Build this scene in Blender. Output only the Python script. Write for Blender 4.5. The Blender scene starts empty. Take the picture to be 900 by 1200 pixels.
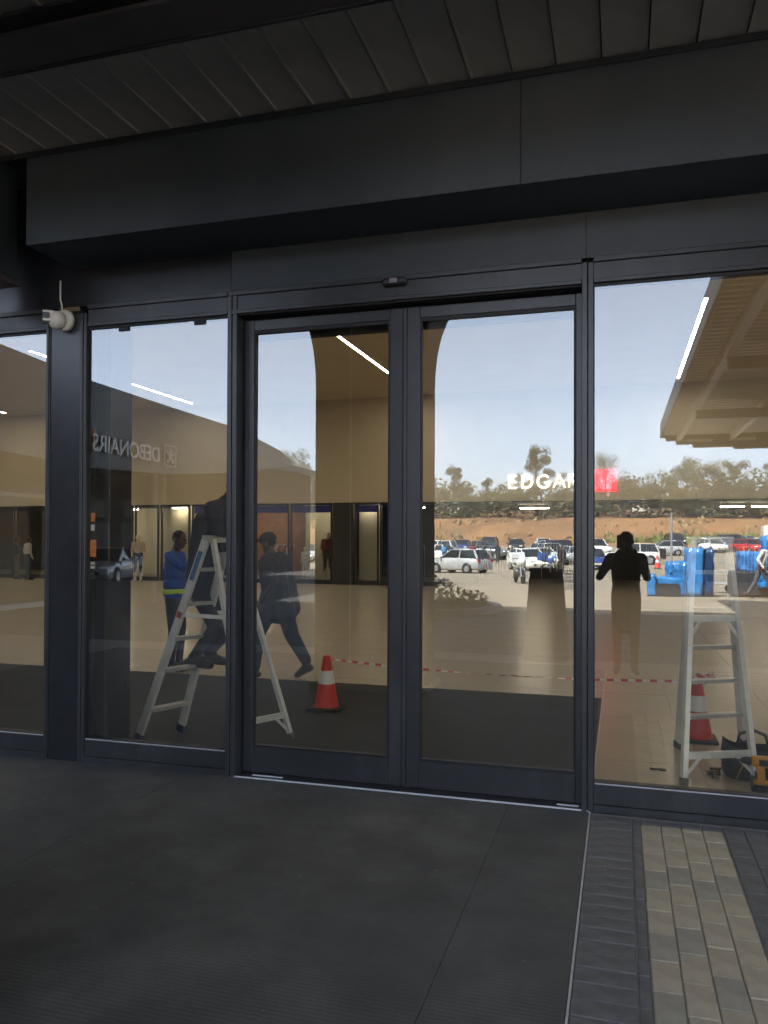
import bpy, bmesh, math, random
from mathutils import Vector, Matrix
import numpy as np
random.seed(7)
PI = math.pi
sc = bpy.context.scene
COL = sc.collection

# ------------------------------------------------------------------ camera
CAM_D, CAM_H = 4.887, 1.6
cam_data = bpy.data.cameras.new('camera')
cam = bpy.data.objects.new('camera', cam_data); COL.objects.link(cam)
cam_data.sensor_fit = 'VERTICAL'; cam_data.sensor_height = 36.0
cam_data.lens = 36.0 * 929.3 / 1200.0
cam_data.shift_y = 24.2 / 1200.0
cam_data.clip_start = 0.01; cam_data.clip_end = 3000
yaw, pit, rol = 0.2897, 0.0112, 0.0038
fw = Vector((-math.sin(yaw)*math.cos(pit), math.cos(yaw)*math.cos(pit), math.sin(pit)))
rt = Vector((math.cos(yaw), math.sin(yaw), 0)); up = rt.cross(fw)
r2 = math.cos(rol)*rt + math.sin(rol)*up; u2 = -math.sin(rol)*rt + math.cos(rol)*up
M = Matrix((r2, u2, -fw)).transposed().to_4x4(); M.translation = Vector((0, -CAM_D, CAM_H))
cam.matrix_world = M
sc.camera = cam

# ------------------------------------------------------------------ sky, sun, exposure
SUN_EL = math.radians(54)
SHADOW = Vector((0.52, -0.854, 0)).normalized()          # shadows run out towards the car park
w = bpy.data.worlds.new('World'); sc.world = w; w.use_nodes = True
nt = w.node_tree; bg = nt.nodes['Background']
sky = nt.nodes.new('ShaderNodeTexSky'); sky.sky_type = 'NISHITA'; sky.sun_disc = False
sky.sun_elevation = SUN_EL; sky.sun_rotation = math.atan2(-SHADOW.x, -SHADOW.y)
sky.air_density = .75; sky.dust_density = 6.5; sky.ozone_density = 2.5; sky.altitude = 1500
hs = nt.nodes.new('ShaderNodeHueSaturation'); hs.inputs['Saturation'].default_value = .54   # dusty highveld sky
nt.links.new(sky.outputs[0], hs.inputs['Color']); nt.links.new(hs.outputs[0], bg.inputs[0]); bg.inputs[1].default_value = 0.10
sun_d = bpy.data.lights.new('sun', 'SUN'); sun_d.energy = 3.6; sun_d.angle = math.radians(0.5); sun_d.color = (1, .95, .86)
sun = bpy.data.objects.new('sun', sun_d); COL.objects.link(sun)
sdir = Vector((SHADOW.x*math.cos(SUN_EL), SHADOW.y*math.cos(SUN_EL), -math.sin(SUN_EL)))
sun.rotation_euler = sdir.to_track_quat('-Z', 'Y').to_euler()
sc.view_settings.view_transform = 'Standard'; sc.view_settings.look = 'None'
sc.view_settings.exposure = 3.55; sc.view_settings.gamma = 1.0
sc.render.engine = 'CYCLES'
sc.cycles.use_denoising = True
sc.cycles.max_bounces = 14; sc.cycles.transparent_max_bounces = 24; sc.cycles.glossy_bounces = 8
sc.cycles.caustics_reflective = False; sc.cycles.caustics_refractive = False
sc.cycles.sample_clamp_indirect = 6

# ------------------------------------------------------------------ materials
MATS = {}
def mat(name, col, rough=.6, metal=0., var=None, bump=None, emit=0., coat=0., spec=.5, rvar=None, dust=None):
    """principled material; var=(scale, amount) colour mottling, bump=(scale, strength), rvar=(scale, amount) gloss mottling"""
    if name in MATS: return MATS[name]
    m = bpy.data.materials.new(name); m.use_nodes = True
    n = m.node_tree.nodes; l = m.node_tree.links
    b = n['Principled BSDF']
    b.inputs['Base Color'].default_value = (*col, 1); b.inputs['Roughness'].default_value = rough
    b.inputs['Metallic'].default_value = metal; b.inputs['Specular IOR Level'].default_value = spec
    if coat: b.inputs['Coat Weight'].default_value = coat; b.inputs['Coat Roughness'].default_value = .08
    if emit:
        b.inputs['Emission Color'].default_value = (*col, 1); b.inputs['Emission Strength'].default_value = emit
    tc = n.new('ShaderNodeTexCoord') if (var or bump or rvar) else None
    if var:
        t = n.new('ShaderNodeTexNoise'); t.inputs['Scale'].default_value = var[0]; t.inputs['Detail'].default_value = 6; t.inputs['Roughness'].default_value = .65
        l.new(tc.outputs['Object'], t.inputs['Vector'])
        r = n.new('ShaderNodeMapRange'); r.inputs[1].default_value = .3; r.inputs[2].default_value = .7
        r.inputs[3].default_value = 1-var[1]; r.inputs[4].default_value = 1+var[1]
        l.new(t.outputs[0], r.inputs[0])
        mx = n.new('ShaderNodeVectorMath'); mx.operation = 'SCALE'; mx.inputs[0].default_value = col
        l.new(r.outputs[0], mx.inputs['Scale']); l.new(mx.outputs[0], b.inputs['Base Color'])
    if rvar:
        t = n.new('ShaderNodeTexNoise'); t.inputs['Scale'].default_value = rvar[0]; t.inputs['Detail'].default_value = 5
        l.new(tc.outputs['Object'], t.inputs['Vector'])
        r = n.new('ShaderNodeMapRange'); r.inputs[1].default_value = .3; r.inputs[2].default_value = .7
        r.inputs[3].default_value = max(0, rough-rvar[1]); r.inputs[4].default_value = min(1, rough+rvar[1])
        l.new(t.outputs[0], r.inputs[0]); l.new(r.outputs[0], b.inputs['Roughness'])
    if dust:      # (scale, stretch xyz, threshold, strength, colour): settled dust, scuffs and smears
        tc = tc or n.new('ShaderNodeTexCoord'); mp = n.new('ShaderNodeMapping'); mp.inputs['Scale'].default_value = dust[1]
        l.new(tc.outputs['Object'], mp.inputs['Vector'])
        t = n.new('ShaderNodeTexNoise'); t.inputs['Scale'].default_value = dust[0]; t.inputs['Detail'].default_value = 9; t.inputs['Roughness'].default_value = .7
        l.new(mp.outputs[0], t.inputs['Vector'])
        r = n.new('ShaderNodeMapRange'); r.inputs[1].default_value = dust[2]; r.inputs[2].default_value = dust[2]+.22; r.inputs[3].default_value = 0; r.inputs[4].default_value = dust[3]
        l.new(t.outputs[0], r.inputs[0])
        mx = n.new('ShaderNodeMix'); mx.data_type = 'RGBA'; mx.inputs['B'].default_value = (*dust[4], 1)
        src = b.inputs['Base Color'].links[0].from_socket if b.inputs['Base Color'].links else None
        if src: l.new(src, mx.inputs['A'])
        else: mx.inputs['A'].default_value = (*col, 1)
        l.new(r.outputs[0], mx.inputs['Factor']); l.new(mx.outputs['Result'], b.inputs['Base Color'])
    if bump:
        t = n.new('ShaderNodeTexNoise'); t.inputs['Scale'].default_value = bump[0]; t.inputs['Detail'].default_value = 4
        l.new(tc.outputs['Object'], t.inputs['Vector'])
        bp = n.new('ShaderNodeBump'); bp.inputs['Strength'].default_value = bump[1]; bp.inputs['Distance'].default_value = .01
        l.new(t.outputs[0], bp.inputs['Height']); l.new(bp.outputs[0], b.inputs['Normal'])
    MATS[name] = m
    return m

def leaf_mat(name, col):
    m = mat(name, col, .75, var=(.6, .3)); n = m.node_tree.nodes; l = m.node_tree.links; b = n['Principled BSDF']
    tl = n.new('ShaderNodeBsdfTranslucent'); tl.inputs[0].default_value = (col[0]*1.2, col[1]*1.25, col[2]*.9, 1)
    mx = n.new('ShaderNodeMixShader'); mx.inputs[0].default_value = .42
    l.new(b.outputs[0], mx.inputs[1]); l.new(tl.outputs[0], mx.inputs[2]); l.new(mx.outputs[0], n['Material Output'].inputs[0])
    return m
def glass_mat(name, refl, tint=(1, 1, 1), wob=0.):
    """coated architectural glass: a mirror layer over a clear tinted sheet"""
    m = bpy.data.materials.new(name); m.use_nodes = True
    n = m.node_tree.nodes; l = m.node_tree.links
    n.remove(n['Principled BSDF']); out = n['Material Output']
    tr = n.new('ShaderNodeBsdfTransparent'); tr.inputs[0].default_value = (*tint, 1)
    gl = n.new('ShaderNodeBsdfGlossy'); gl.inputs['Roughness'].default_value = 0.0; gl.inputs[0].default_value = (.93, .99, 1, 1)
    lw = n.new('ShaderNodeLayerWeight'); lw.inputs['Blend'].default_value = .5            # Schlick: r0 + (1-r0)(1-cos)^5
    pw = n.new('ShaderNodeMath'); pw.operation = 'POWER'; pw.inputs[1].default_value = 5; l.new(lw.outputs['Facing'], pw.inputs[0])
    ad = n.new('ShaderNodeMath'); ad.operation = 'MULTIPLY_ADD'; ad.inputs[1].default_value = (1 - refl) if refl > 0 else 0; ad.inputs[2].default_value = refl; ad.use_clamp = True
    l.new(pw.outputs[0], ad.inputs[0])
    if wob:
        tc = n.new('ShaderNodeTexCoord'); t = n.new('ShaderNodeTexNoise'); t.inputs['Scale'].default_value = 1.6; t.inputs['Detail'].default_value = 1
        l.new(tc.outputs['Object'], t.inputs['Vector'])
        bp = n.new('ShaderNodeBump'); bp.inputs['Strength'].default_value = wob; bp.inputs['Distance'].default_value = .004
        l.new(t.outputs[0], bp.inputs['Height']); l.new(bp.outputs[0], gl.inputs['Normal'])
    mx = n.new('ShaderNodeMixShader'); l.new(ad.outputs[0], mx.inputs[0]); l.new(tr.outputs[0], mx.inputs[1]); l.new(gl.outputs[0], mx.inputs[2])
    last = mx
    if wob:      # a thin uneven film of dust and wiping smears
        mp = n.new('ShaderNodeMapping'); mp.inputs['Rotation'].default_value = (0, .5, 0); mp.inputs['Scale'].default_value = (1, 1, .3); l.new(tc.outputs['Object'], mp.inputs['Vector'])
        t2 = n.new('ShaderNodeTexNoise'); t2.inputs['Scale'].default_value = 4; t2.inputs['Detail'].default_value = 8; t2.inputs['Roughness'].default_value = .72; l.new(mp.outputs[0], t2.inputs['Vector'])
        r = n.new('ShaderNodeMapRange'); r.inputs[1].default_value = .42; r.inputs[2].default_value = .8; r.inputs[3].default_value = .0; r.inputs[4].default_value = .028; l.new(t2.outputs[0], r.inputs[0])
        df = n.new('ShaderNodeBsdfDiffuse'); df.inputs[0].default_value = (.62, .58, .5, 1)
        last = n.new('ShaderNodeMixShader'); l.new(r.outputs[0], last.inputs[0]); l.new(mx.outputs[0], last.inputs[1]); l.new(df.outputs[0], last.inputs[2])
    l.new(last.outputs[0], out.inputs[0])
    MATS[name] = m
    return m

G_REFL = glass_mat('entrance_glass', .160, (.85, .81, .69), .05)
G_BACK = glass_mat('entrance_glass_inner', 0.0, (1, 1, 1))
G_CLEAR = glass_mat('shop_glass', 0.02, (.95, .96, .95))
FRAME = mat('frame_paint', (.026, .0285, .0315), .36, var=(5, .15), dust=(3, (1, 1, .22), .52, .35, (.10, .10, .098)))
FRAME_GLOSS = mat('frame_gloss_paint', (.018, .020, .024), .25, var=(5, .2), dust=(2.5, (1, 1, .5), .55, .25, (.09, .09, .09)))
GASKET = mat('rubber_gasket', (.008, .009, .011), .6)
FASCIA = mat('fascia_sheet', (.031, .041, .050), .5, var=(1.3, .22), dust=(1.6, (1.2, 1, .35), .5, .3, (.075, .08, .083)))
SOFFIT = mat('soffit_sheet', (.38, .36, .325), .6, var=(2.5, .14), dust=(3, (1, .3, 1), .5, .3, (.15, .14, .125)))
STEELP = mat('painted_steel_beam', (.06, .056, .062), .5, var=(4, .2))
ALU = mat('aluminium', (.74, .77, .80), .4, .25, var=(14, .12), rvar=(20, .12))
ALU_DULL = mat('dull_aluminium', (.46, .47, .48), .5, .25, var=(14, .18))
RUBBER = mat('black_rubber', (.022, .023, .023), .75, bump=(180, .3), var=(3, .25))
WHITE = mat('white_plastic', (.7, .68, .63), .45, var=(8, .06))
BLACK = mat('black_plastic', (.016, .016, .018), .4)
TIN = mat('galvanised', (.5, .5, .49), .45, .6, var=(9, .15))

# ------------------------------------------------------------------ mesh helpers
class MB:
    def __init__(s): s.v, s.f, s.m, s.mi, s.sm = [], [], [], 0, []
    def add(s, vs, fs, smooth=False):
        o = len(s.v); s.v += [tuple(p) for p in vs]
        for f in fs: s.f.append(tuple(i+o for i in f)); s.m.append(s.mi); s.sm.append(smooth)
        return s
    def box(s, a, b, bev=0.):
        x0, x1 = sorted((a[0], b[0])); y0, y1 = sorted((a[1], b[1])); z0, z1 = sorted((a[2], b[2]))
        if bev <= 0:
            return s.add([(x0,y0,z0),(x1,y0,z0),(x1,y1,z0),(x0,y1,z0),(x0,y0,z1),(x1,y0,z1),(x1,y1,z1),(x0,y1,z1)],
                         [(0,3,2,1),(4,5,6,7),(0,1,5,4),(1,2,6,5),(2,3,7,6),(3,0,4,7)])
        e = min(bev, (x1-x0)*.45, (y1-y0)*.45, (z1-z0)*.45); P = []
        idx = {}
        for ix, X in enumerate((x0, x1)):
            for iy, Y in enumerate((y0, y1)):
                for iz, Z in enumerate((z0, z1)):
                    dx = e if ix == 0 else -e; dy = e if iy == 0 else -e; dz = e if iz == 0 else -e
                    idx[ix,iy,iz,'x'] = len(P); P.append((X, Y+dy, Z+dz))
                    idx[ix,iy,iz,'y'] = len(P); P.append((X+dx, Y, Z+dz))
                    idx[ix,iy,iz,'z'] = len(P); P.append((X+dx, Y+dy, Z))
        F = []
        for k in (0, 1):
            for ax in 'xyz':
                q = []
                for (a_, b_) in ((0,0),(1,0),(1,1),(0,1)):
                    i = {'x': (k,a_,b_), 'y': (b_,k,a_), 'z': (a_,b_,k)}[ax]
                    q.append(idx[(*i, ax)])
                F.append(tuple(q) if k else tuple(q[::-1]))
        for a_ in (0, 1):
            for b_ in (0, 1):
                for (ax, o1, o2, mk) in (('x','y','z',lambda t: (t,a_,b_)), ('y','z','x',lambda t: (b_,t,a_)), ('z','x','y',lambda t: (a_,b_,t))):
                    q = (idx[(*mk(0), o1)], idx[(*mk(1), o1)], idx[(*mk(1), o2)], idx[(*mk(0), o2)])
                    F.append(q if (a_ ^ b_) else q[::-1])
        for k in idx:
            if k[3] == 'x':
                i = k[:3]; q = (idx[(*i,'x')], idx[(*i,'y')], idx[(*i,'z')])
                F.append(q if (i[0]^i[1]^i[2]) else q[::-1])
        return s.add(P, F)
    def bar(s, p0, p1, w, h, upv=(0,0,1)):
        """rectangular bar from p0 to p1, w across, h along upv"""
        p0, p1 = Vector(p0), Vector(p1); d = (p1-p0).normalized(); u = Vector(upv)
        sd = d.cross(u)
        if sd.length < 1e-4: sd = d.cross(Vector((0, 1, 0)))
        sd.normalize(); u = sd.cross(d).normalized()
        vs = [p+sd*(a*w/2)+u*(b*h/2) for p in (p0, p1) for a, b in ((-1,-1),(1,-1),(1,1),(-1,1))]
        return s.add(vs, [(3,2,1,0),(4,5,6,7),(0,1,5,4),(1,2,6,5),(2,3,7,6),(3,0,4,7)])
    def tube(s, pts, r, n=8, caps=True, smooth=True):
        pts = [Vector(p) for p in pts]; rs = r if isinstance(r, (list, tuple)) else [r]*len(pts); vs = []
        for i, p in enumerate(pts):
            d = (pts[min(i+1, len(pts)-1)] - pts[max(i-1, 0)]).normalized()
            a = d.cross(Vector((0,0,1)) if abs(d.z) < .9 else Vector((0,1,0))).normalized(); b = a.cross(d)
            vs += [p+(a*math.cos(2*PI*k/n)+b*math.sin(2*PI*k/n))*rs[i] for k in range(n)]
        fs = [(i*n+k, i*n+(k+1) % n, (i+1)*n+(k+1) % n, (i+1)*n+k) for i in range(len(pts)-1) for k in range(n)]
        s.add(vs, fs, smooth)
        if caps: s.add(vs[:n], [tuple(range(n))[::-1]]); s.add(vs[-n:], [tuple(range(n))])
        return s
    def lathe(s, c, prof, n=20, axis=(0,0,1), smooth=True):
        """prof: list of (radius, height along the axis)"""
        ax = Vector(axis).normalized(); a = ax.cross(Vector((0,1,0)) if abs(ax.y) < .9 else Vector((1,0,0))).normalized(); b = ax.cross(a); c = Vector(c)
        vs = [c+ax*h+(a*math.cos(2*PI*k/n)+b*math.sin(2*PI*k/n))*max(r, 1e-4) for r, h in prof for k in range(n)]
        return s.add(vs, [(i*n+k, i*n+(k+1) % n, (i+1)*n+(k+1) % n, (i+1)*n+k) for i in range(len(prof)-1) for k in range(n)], smooth)
    def ball(s, c, r, n=12, m=8):
        rx, ry, rz = r if isinstance(r, (tuple, list)) else (r, r, r); c = Vector(c)
        vs = [c+Vector((rx*math.sin(PI*i/m)*math.cos(2*PI*k/n), ry*math.sin(PI*i/m)*math.sin(2*PI*k/n), rz*math.cos(PI*i/m))) for i in range(m+1) for k in range(n)]
        return s.add(vs, [(i*n+k, (i+1)*n+k, (i+1)*n+(k+1) % n, i*n+(k+1) % n) for i in range(m) for k in range(n)], True)
    def prism(s, poly, axis, a, b):
        """extrude a 2-D polygon along axis ('x','y','z') from a to b"""
        def P(u, v, t): return {'x': (t,u,v), 'y': (u,t,v), 'z': (u,v,t)}[axis]
        n = len(poly); vs = [P(u,v,a) for u,v in poly]+[P(u,v,b) for u,v in poly]
        return s.add(vs, [tuple(range(n))[::-1], tuple(range(n,2*n))]+[(i,(i+1)%n,n+(i+1)%n,n+i) for i in range(n)])
    def build(s, name, mats, parent=None, kind=None, fix=True):
        me = bpy.data.meshes.new(name)
        off = Vector((0,0,0)); p = parent
        while p: off += p.location; p = p.parent
        me.from_pydata([tuple(Vector(v)-off) for v in s.v], [], s.f)
        for m in (mats if isinstance(mats, (list, tuple)) else [mats]): me.materials.append(m)
        me.polygons.foreach_set('material_index', s.m); me.polygons.foreach_set('use_smooth', s.sm)
        if fix:
            bm = bmesh.new(); bm.from_mesh(me); bmesh.ops.recalc_face_normals(bm, faces=bm.faces); bm.to_mesh(me); bm.free()
        me.update()
        o = bpy.data.objects.new(name, me); COL.objects.link(o)
        if parent: o.parent = parent
        if kind: o['kind'] = kind
        return o

def thing(name, label, cat, loc=(0,0,0), group=None):
    o = bpy.data.objects.new(name, None); o.empty_display_size = .1; COL.objects.link(o)
    o.location = loc; o['label'] = label; o['category'] = cat
    if group: o['group'] = group
    return o
def tag(o, label, cat, group=None):
    o['label'] = label; o['category'] = cat
    if group: o['group'] = group
    return o
def kids(o): return [c for c in bpy.data.objects if c.parent == o]
def dup(o, loc, rotz=0., scale=None, label=None, parent=None):
    c = o.copy(); COL.objects.link(c)
    if parent: c.parent = parent
    else:
        c.location = loc; c.rotation_euler = (0, 0, rotz)
        if scale: c.scale = scale if isinstance(scale, (tuple, list)) else (scale,)*3
        if label: c['label'] = label
    for k in kids(o): dup(k, None, parent=c)
    return c
def text(body, name, size, m, mw, ext=.01, parent=None, space=1.0, align='LEFT'):
    cu = bpy.data.curves.new(name, 'FONT'); cu.body = body; cu.size = size; cu.extrude = ext; cu.space_character = space; cu.align_x = align
    cu.materials.append(m); t = bpy.data.objects.new(name, cu); COL.objects.link(t)
    bpy.context.view_layer.update()
    me = bpy.data.meshes.new_from_object(t.evaluated_get(bpy.context.evaluated_depsgraph_get()))
    bpy.data.objects.remove(t); bpy.data.curves.remove(cu)
    # one mesh object per letter
    bm = bmesh.new(); bm.from_mesh(me); bmesh.ops.remove_doubles(bm, verts=bm.verts, dist=1e-6)
    left = set(bm.faces); isl = []
    while left:
        st = [left.pop()]; comp = set(st)
        while st:
            f = st.pop()
            for e in f.edges:
                for g in e.link_faces:
                    if g in left: left.discard(g); comp.add(g); st.append(g)
        isl.append(comp)
    isl.sort(key=lambda c: min(v.co.x for f in c for v in f.verts))
    for c in isl:
        vs = list({v for f in c for v in f.verts}); ix = {v: i for i, v in enumerate(vs)}
        m2 = bpy.data.meshes.new(name); m2.from_pydata([mw @ v.co - (Vector(parent.location) if parent else Vector()) for v in vs], [], [[ix[v] for v in f.verts] for f in c]); m2.materials.append(m)
        o = bpy.data.objects.new(name, m2); COL.objects.link(o); o.parent = parent
    bm.free()
def axes(x, y, o):
    x, y = Vector(x).normalized(), Vector(y).normalized(); m = Matrix((x, y, x.cross(y))).transposed().to_4x4(); m.translation = Vector(o); return m
def hz(y):
    """height of the car-park ground at depth y (y < 0 is away from the mall)"""
    return float(np.interp(-y, [0, 18, 45, 65, 100, 112, 122, 160, 420, 900], [0, 0, -.35, -.2, 1.0, 1.6, 5.2, 9, 14, 20]))

# ================================================================== THE ENTRANCE FRONT
PANE_LEAN = [(.0006, -.001), (-.0008, .0015), (.001, -.0012), (.0016, .002), (-.0010, -.0015)]
def pane(name, x0, x1, y, z0, z1, parent, th=.012):
    k1, k2 = PANE_LEAN.pop(0)       # no pane sits perfectly true
    b = MB(); b.add([(x0,y,z0),(x1,y+k1,z0),(x1,y+k1+k2,z1),(x0,y+k2,z1)], [(0,1,2,3)])
    b.mi = 1; b.add([(x0,y+th,z0),(x1,y+th,z0),(x1,y+th,z1),(x0,y+th,z1)], [(3,2,1,0)])
    b.add([(x0,y,z0),(x1,y,z0),(x1,y+th,z0),(x0,y+th,z0)], [(0,3,2,1)]); b.add([(x0,y,z1),(x1,y,z1),(x1,y+th,z1),(x0,y+th,z1)], [(0,1,2,3)])
    b.add([(x0,y,z0),(x0,y+th,z0),(x0,y+th,z1),(x0,y,z1)], [(0,1,2,3)]); b.add([(x1,y,z0),(x1,y+th,z0),(x1,y+th,z1),(x1,y,z1)], [(3,2,1,0)])
    return b.build(name, [G_REFL, G_BACK], parent, fix=False)

ZG0, ZG1, ZT = .163, 3.146, 3.307
def fixed_window(x0, x1, label, clips=()):
    t = thing('shopfront_window', label, 'window', (x0, .03, 0), 'fixed windows beside the sliding doors')
    b = MB(); b.box((x0, -.012, .0), (x1, .09, .045), .003); b.box((x0, 0, .045), (x1, .085, ZG0), .004)
    b.build('sill_rail', FRAME, t)
    b = MB(); b.box((x0+.002, .014, ZG1+.0005), (x1-.002, .08, ZG1+.03)); b.build('head_rail', FRAME, t)
    g = MB()
    for a in ((x0, .018, ZG0, x1, ZG0+.014), (x0, .018, ZG1-.014, x1, ZG1)): g.box((a[0], .006, a[2]), (a[3], .07, a[4]))
    g.box((x0, .007, ZG0+.014), (x0+.007, .07, ZG1-.014)); g.box((x1-.007, .007, ZG0+.014), (x1, .07, ZG1-.014))
    g.build('gasket', GASKET, t)
    b = MB(); b.box((x0+.01, .001, ZG0+.001), (x1-.01, .0055, ZG0+.008)); b.build('glazing_bead', ALU_DULL, t)
    pane('pane', x0+.003, x1-.003, .014, ZG0+.004, ZG1-.004, t)
    for cx in clips:
        c = MB(); c.box((cx-.045, .005, ZG1-.045), (cx+.045, .0135, ZG1-.014), .004); c.build('glass_clip', GASKET, t)
    return t
fixed_window(-5.6, -4.05, 'tall fixed glass window at the far left, beyond the post with the security camera')
fixed_window(-3.712, -2.576, 'tall fixed glass window between the camera post and the sliding doors', (-3.41, -2.80))
fixed_window(-.155, 2.4, 'wide fixed glass window right of the sliding doors above the brick paving')

# post with the camera
t = thing('post', 'dark glossy post between two windows with a security camera near its top', 'post', (-3.88, .03, 0))
b = MB(); b.box((-4.015, -.01, 0), (-3.755, .12, ZT-.12), .004); b.build('post_cladding', FRAME_GLOSS, t)
for a in (-4.05, -3.755):
    b = MB(); b.box((a, -.022, 0), (a+.022, .11, ZT-.06), .003); b.box((a+.026, -.017, 0), (a+.034 if a < -4 else a+.049, .11, ZT-.06), .002); b.build('edge_strip', FRAME, t)
b = MB(); b.box((-4.01, .0, ZT-.118), (-3.76, .11, ZT-.06)); b.build('post_cap', FRAME, t)

# door frame: mullions, header, threshold
t = thing('door_frame', 'dark grey metal frame round the two sliding glass doors with a header above', 'door frame', (-1.35, .05, 0))
for x0, x1 in ((-2.576, -2.507), (-.222, -.155)):
    b = MB(); b.box((x0, -.014, 0), (x0+.031, .16, ZT-.03), .003); b.box((x0+.036, -.010, 0), (x1, .16, ZT-.03), .003); b.build('mullion', FRAME, t)
for x0, x1 in ((-5.6, -4.052), (-3.704, -2.578), (-2.574, -.222), (-.153, 2.4)):
    b = MB(); b.box((x0, 0, ZG1+.032), (x1, .12, ZT-.034)); b.build('transom_panel', FRAME, t)
    b = MB(); b.box((x0, -.014, ZT-.032), (x1, .12, ZT), .003); b.build('transom_lip', FRAME, t)
    b = MB(); b.box((x0, -.012, ZG1+.004), (x1, .013, ZG1+.030), .003); b.build('transom_lip', FRAME, t)
b = MB(); b.box((-2.507, .012, ZG1-.004), (-.222, .2, ZG1+.003)); b.box((-2.507, .19, 3.0), (-.222, .2, ZG1-.005)); b.build('door_track_cover', GASKET, t)
for x0, x1 in ((-2.505, -1.9), (-1.897, -1.36), (-1.357, -.8), (-.797, -.224)):
    b = MB(); b.box((x0, .006, -.01), (x1, .16, .004), .001); b.build('threshold_tile', mat('threshold_stone', (.028, .03, .033), .5, var=(8, .2)), t)
b = MB(); b.box((-2.53, -.008, -.01), (-.17, .004, .008), .002); b.build('threshold_strip', ALU, t)
b = MB(); b.box((-2.40, .05, .004), (-2.18, .062, .01)); b.box((-.37, .05, .004), (-.24, .062, .01)); b.build('floor_guide', ALU, t)

def sliding_door(x0, x1, g0, g1, label):
    t = thing('sliding_door', label, 'door', ((x0+x1)/2, .12, .012), 'sliding door leaves')
    Y0, Y1 = .10, .15
    b = MB(); b.box((x0, Y0, .012), (g0, Y1, 3.13), .003); b.build('stile', FRAME, t)
    b = MB(); b.box((g1, Y0, .012), (x1, Y1, 3.13), .003); b.build('stile', FRAME, t)
    b = MB(); b.box((g0+.001, Y0+.001, .012), (g1-.001, Y1, .185), .003); b.build('bottom_rail', FRAME, t)
    b = MB(); b.box((g0+.001, Y0+.001, 3.055), (g1-.001, Y1, 3.128), .003); b.build('top_rail', FRAME, t)
    g = MB(); e = .013
    g.box((g0, Y0+.006, .186), (g0+e, Y1-.01, 3.054)); g.box((g1-e, Y0+.006, .186), (g1, Y1-.01, 3.054))
    g.box((g0+e, Y0+.006, .186), (g1-e, Y1-.01, .186+e)); g.box((g0+e, Y0+.006, 3.054-e*1.6), (g1-e, Y1-.01, 3.054)); g.build('gasket', GASKET, t)
    pane('pane', g0+.004, g1-.004, .122, .190, 3.050, t)
    return t
d1 = sliding_door(-2.505, -1.337, -2.43, -1.45, 'left leaf of the glass sliding doors, closed, beside the left mullion')
d2 = sliding_door(-1.334, -.224, -1.248, -.262, 'right leaf of the glass sliding doors, closed, beside the brick paving side')
b = MB(); b.box((-1.366, .094, .014), (-1.358, .0995, 3.12)); b.build('meeting_strip', GASKET, d1)
b = MB(); b.box((-2.50, .094, .014), (-2.478, .0995, 3.12), .002); b.build('edge_strip', FRAME, d1)

# panel above the transom and the fascia box in front of it
t = thing('fascia_box', 'dark grey sheet metal fascia box hanging under the canopy above the doors', 'fascia', (-1, -.25, 3.58))
FB0 = -3.83
for x0, x1 in ((FB0, -.531), (-.528, 1.14), (1.143, 2.8)):
    b = MB(); b.box((x0, -.49, 3.58), (x1, -.475, 4.204), .002); b.build('fascia_panel', FASCIA, t)
b = MB(); b.box((FB0, -.474, 3.582), (2.8, -.002, 3.594)); b.build('underside_panel', FASCIA, t)
b = MB(); b.box((FB0, -.474, 3.596), (FB0+.012, -.004, 4.204)); b.build('end_panel', FASCIA, t)
b = MB(); b.box((-4.9, -.502, 4.165), (2.8, -.492, 4.203), .002); b.build('top_trim', mat('dark_trim', (.014, .017, .022), .6), t)
t = thing('upper_wall', 'dark blue grey cladding strip between the window tops and the canopy', 'wall', (-1, .05, ZT))
for x0, x1 in ((-5.6, -2.56), (-2.557, -.2), (-.197, 2.4)):
    b = MB(); b.box((x0, .006, ZT+.001), (x1, .1, 4.23)); b.build('cladding_panel', FRAME_GLOSS if x0 < -5 else FASCIA, t)
t = thing('corner_box', 'dark square boxed corner at the left end of the fascia', 'boxing', (-4.2, -.5, 3.4))
b = MB(); b.box((-4.6, -.78, 3.42), (-4.06, -.3, 4.2), .01); b.build('casing', FASCIA, t)
b = MB(); b.box((-4.62, -.8, 3.38), (-4.04, -.29, 3.418), .004); b.build('base_trim', STEELP, t)

# canopy soffit
t = thing('entrance_canopy', 'low dark canopy with a panelled soffit above the entrance', 'canopy', (-1, -1.6, 4.2))
SX0, PITCH = -6.06, .2385
lip = None
for i in range(38):
    x = SX0+i*PITCH
    if lip is None:
        b = MB(); b.box((x+.004, -3.24, 4.212), (x+PITCH-.004, -.47, 4.226)); b.box((x+.004, -3.24, 4.198), (x+.016, -.51, 4.212)); b.box((x+PITCH-.008, -3.24, 4.204), (x+PITCH-.004, -.51, 4.212))
        lip = b.build('soffit_panel', SOFFIT, t); x_first = x
    else:
        o = lip.copy(); COL.objects.link(o); o.location.x = x-x_first
b = MB(); b.box((-6.2, -3.22, 4.24), (3.1, .2, 4.46)); b.build('roof_deck', FASCIA, t)
b = MB(); b.box((-6.2, -3.27, 4.228), (3.1, -3.222, 4.5), .004); b.build('roof_edge', FASCIA, t)
b = MB(); b.box((-6.1, -1.70, 4.085), (3, -1.45, 4.105)); b.box((-6.1, -1.58, 4.105), (3, -1.565, 4.185)); b.box((-6.1, -1.70, 4.185), (3, -1.45, 4.197)); b.build('beam', STEELP, t)
b = MB(); b.box((-6.1, -1.448, 4.075), (3, -1.425, 4.197), .003); b.build('beam_edge_angle', mat('dark_trim', (.014, .017, .022), .6), t)
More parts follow.
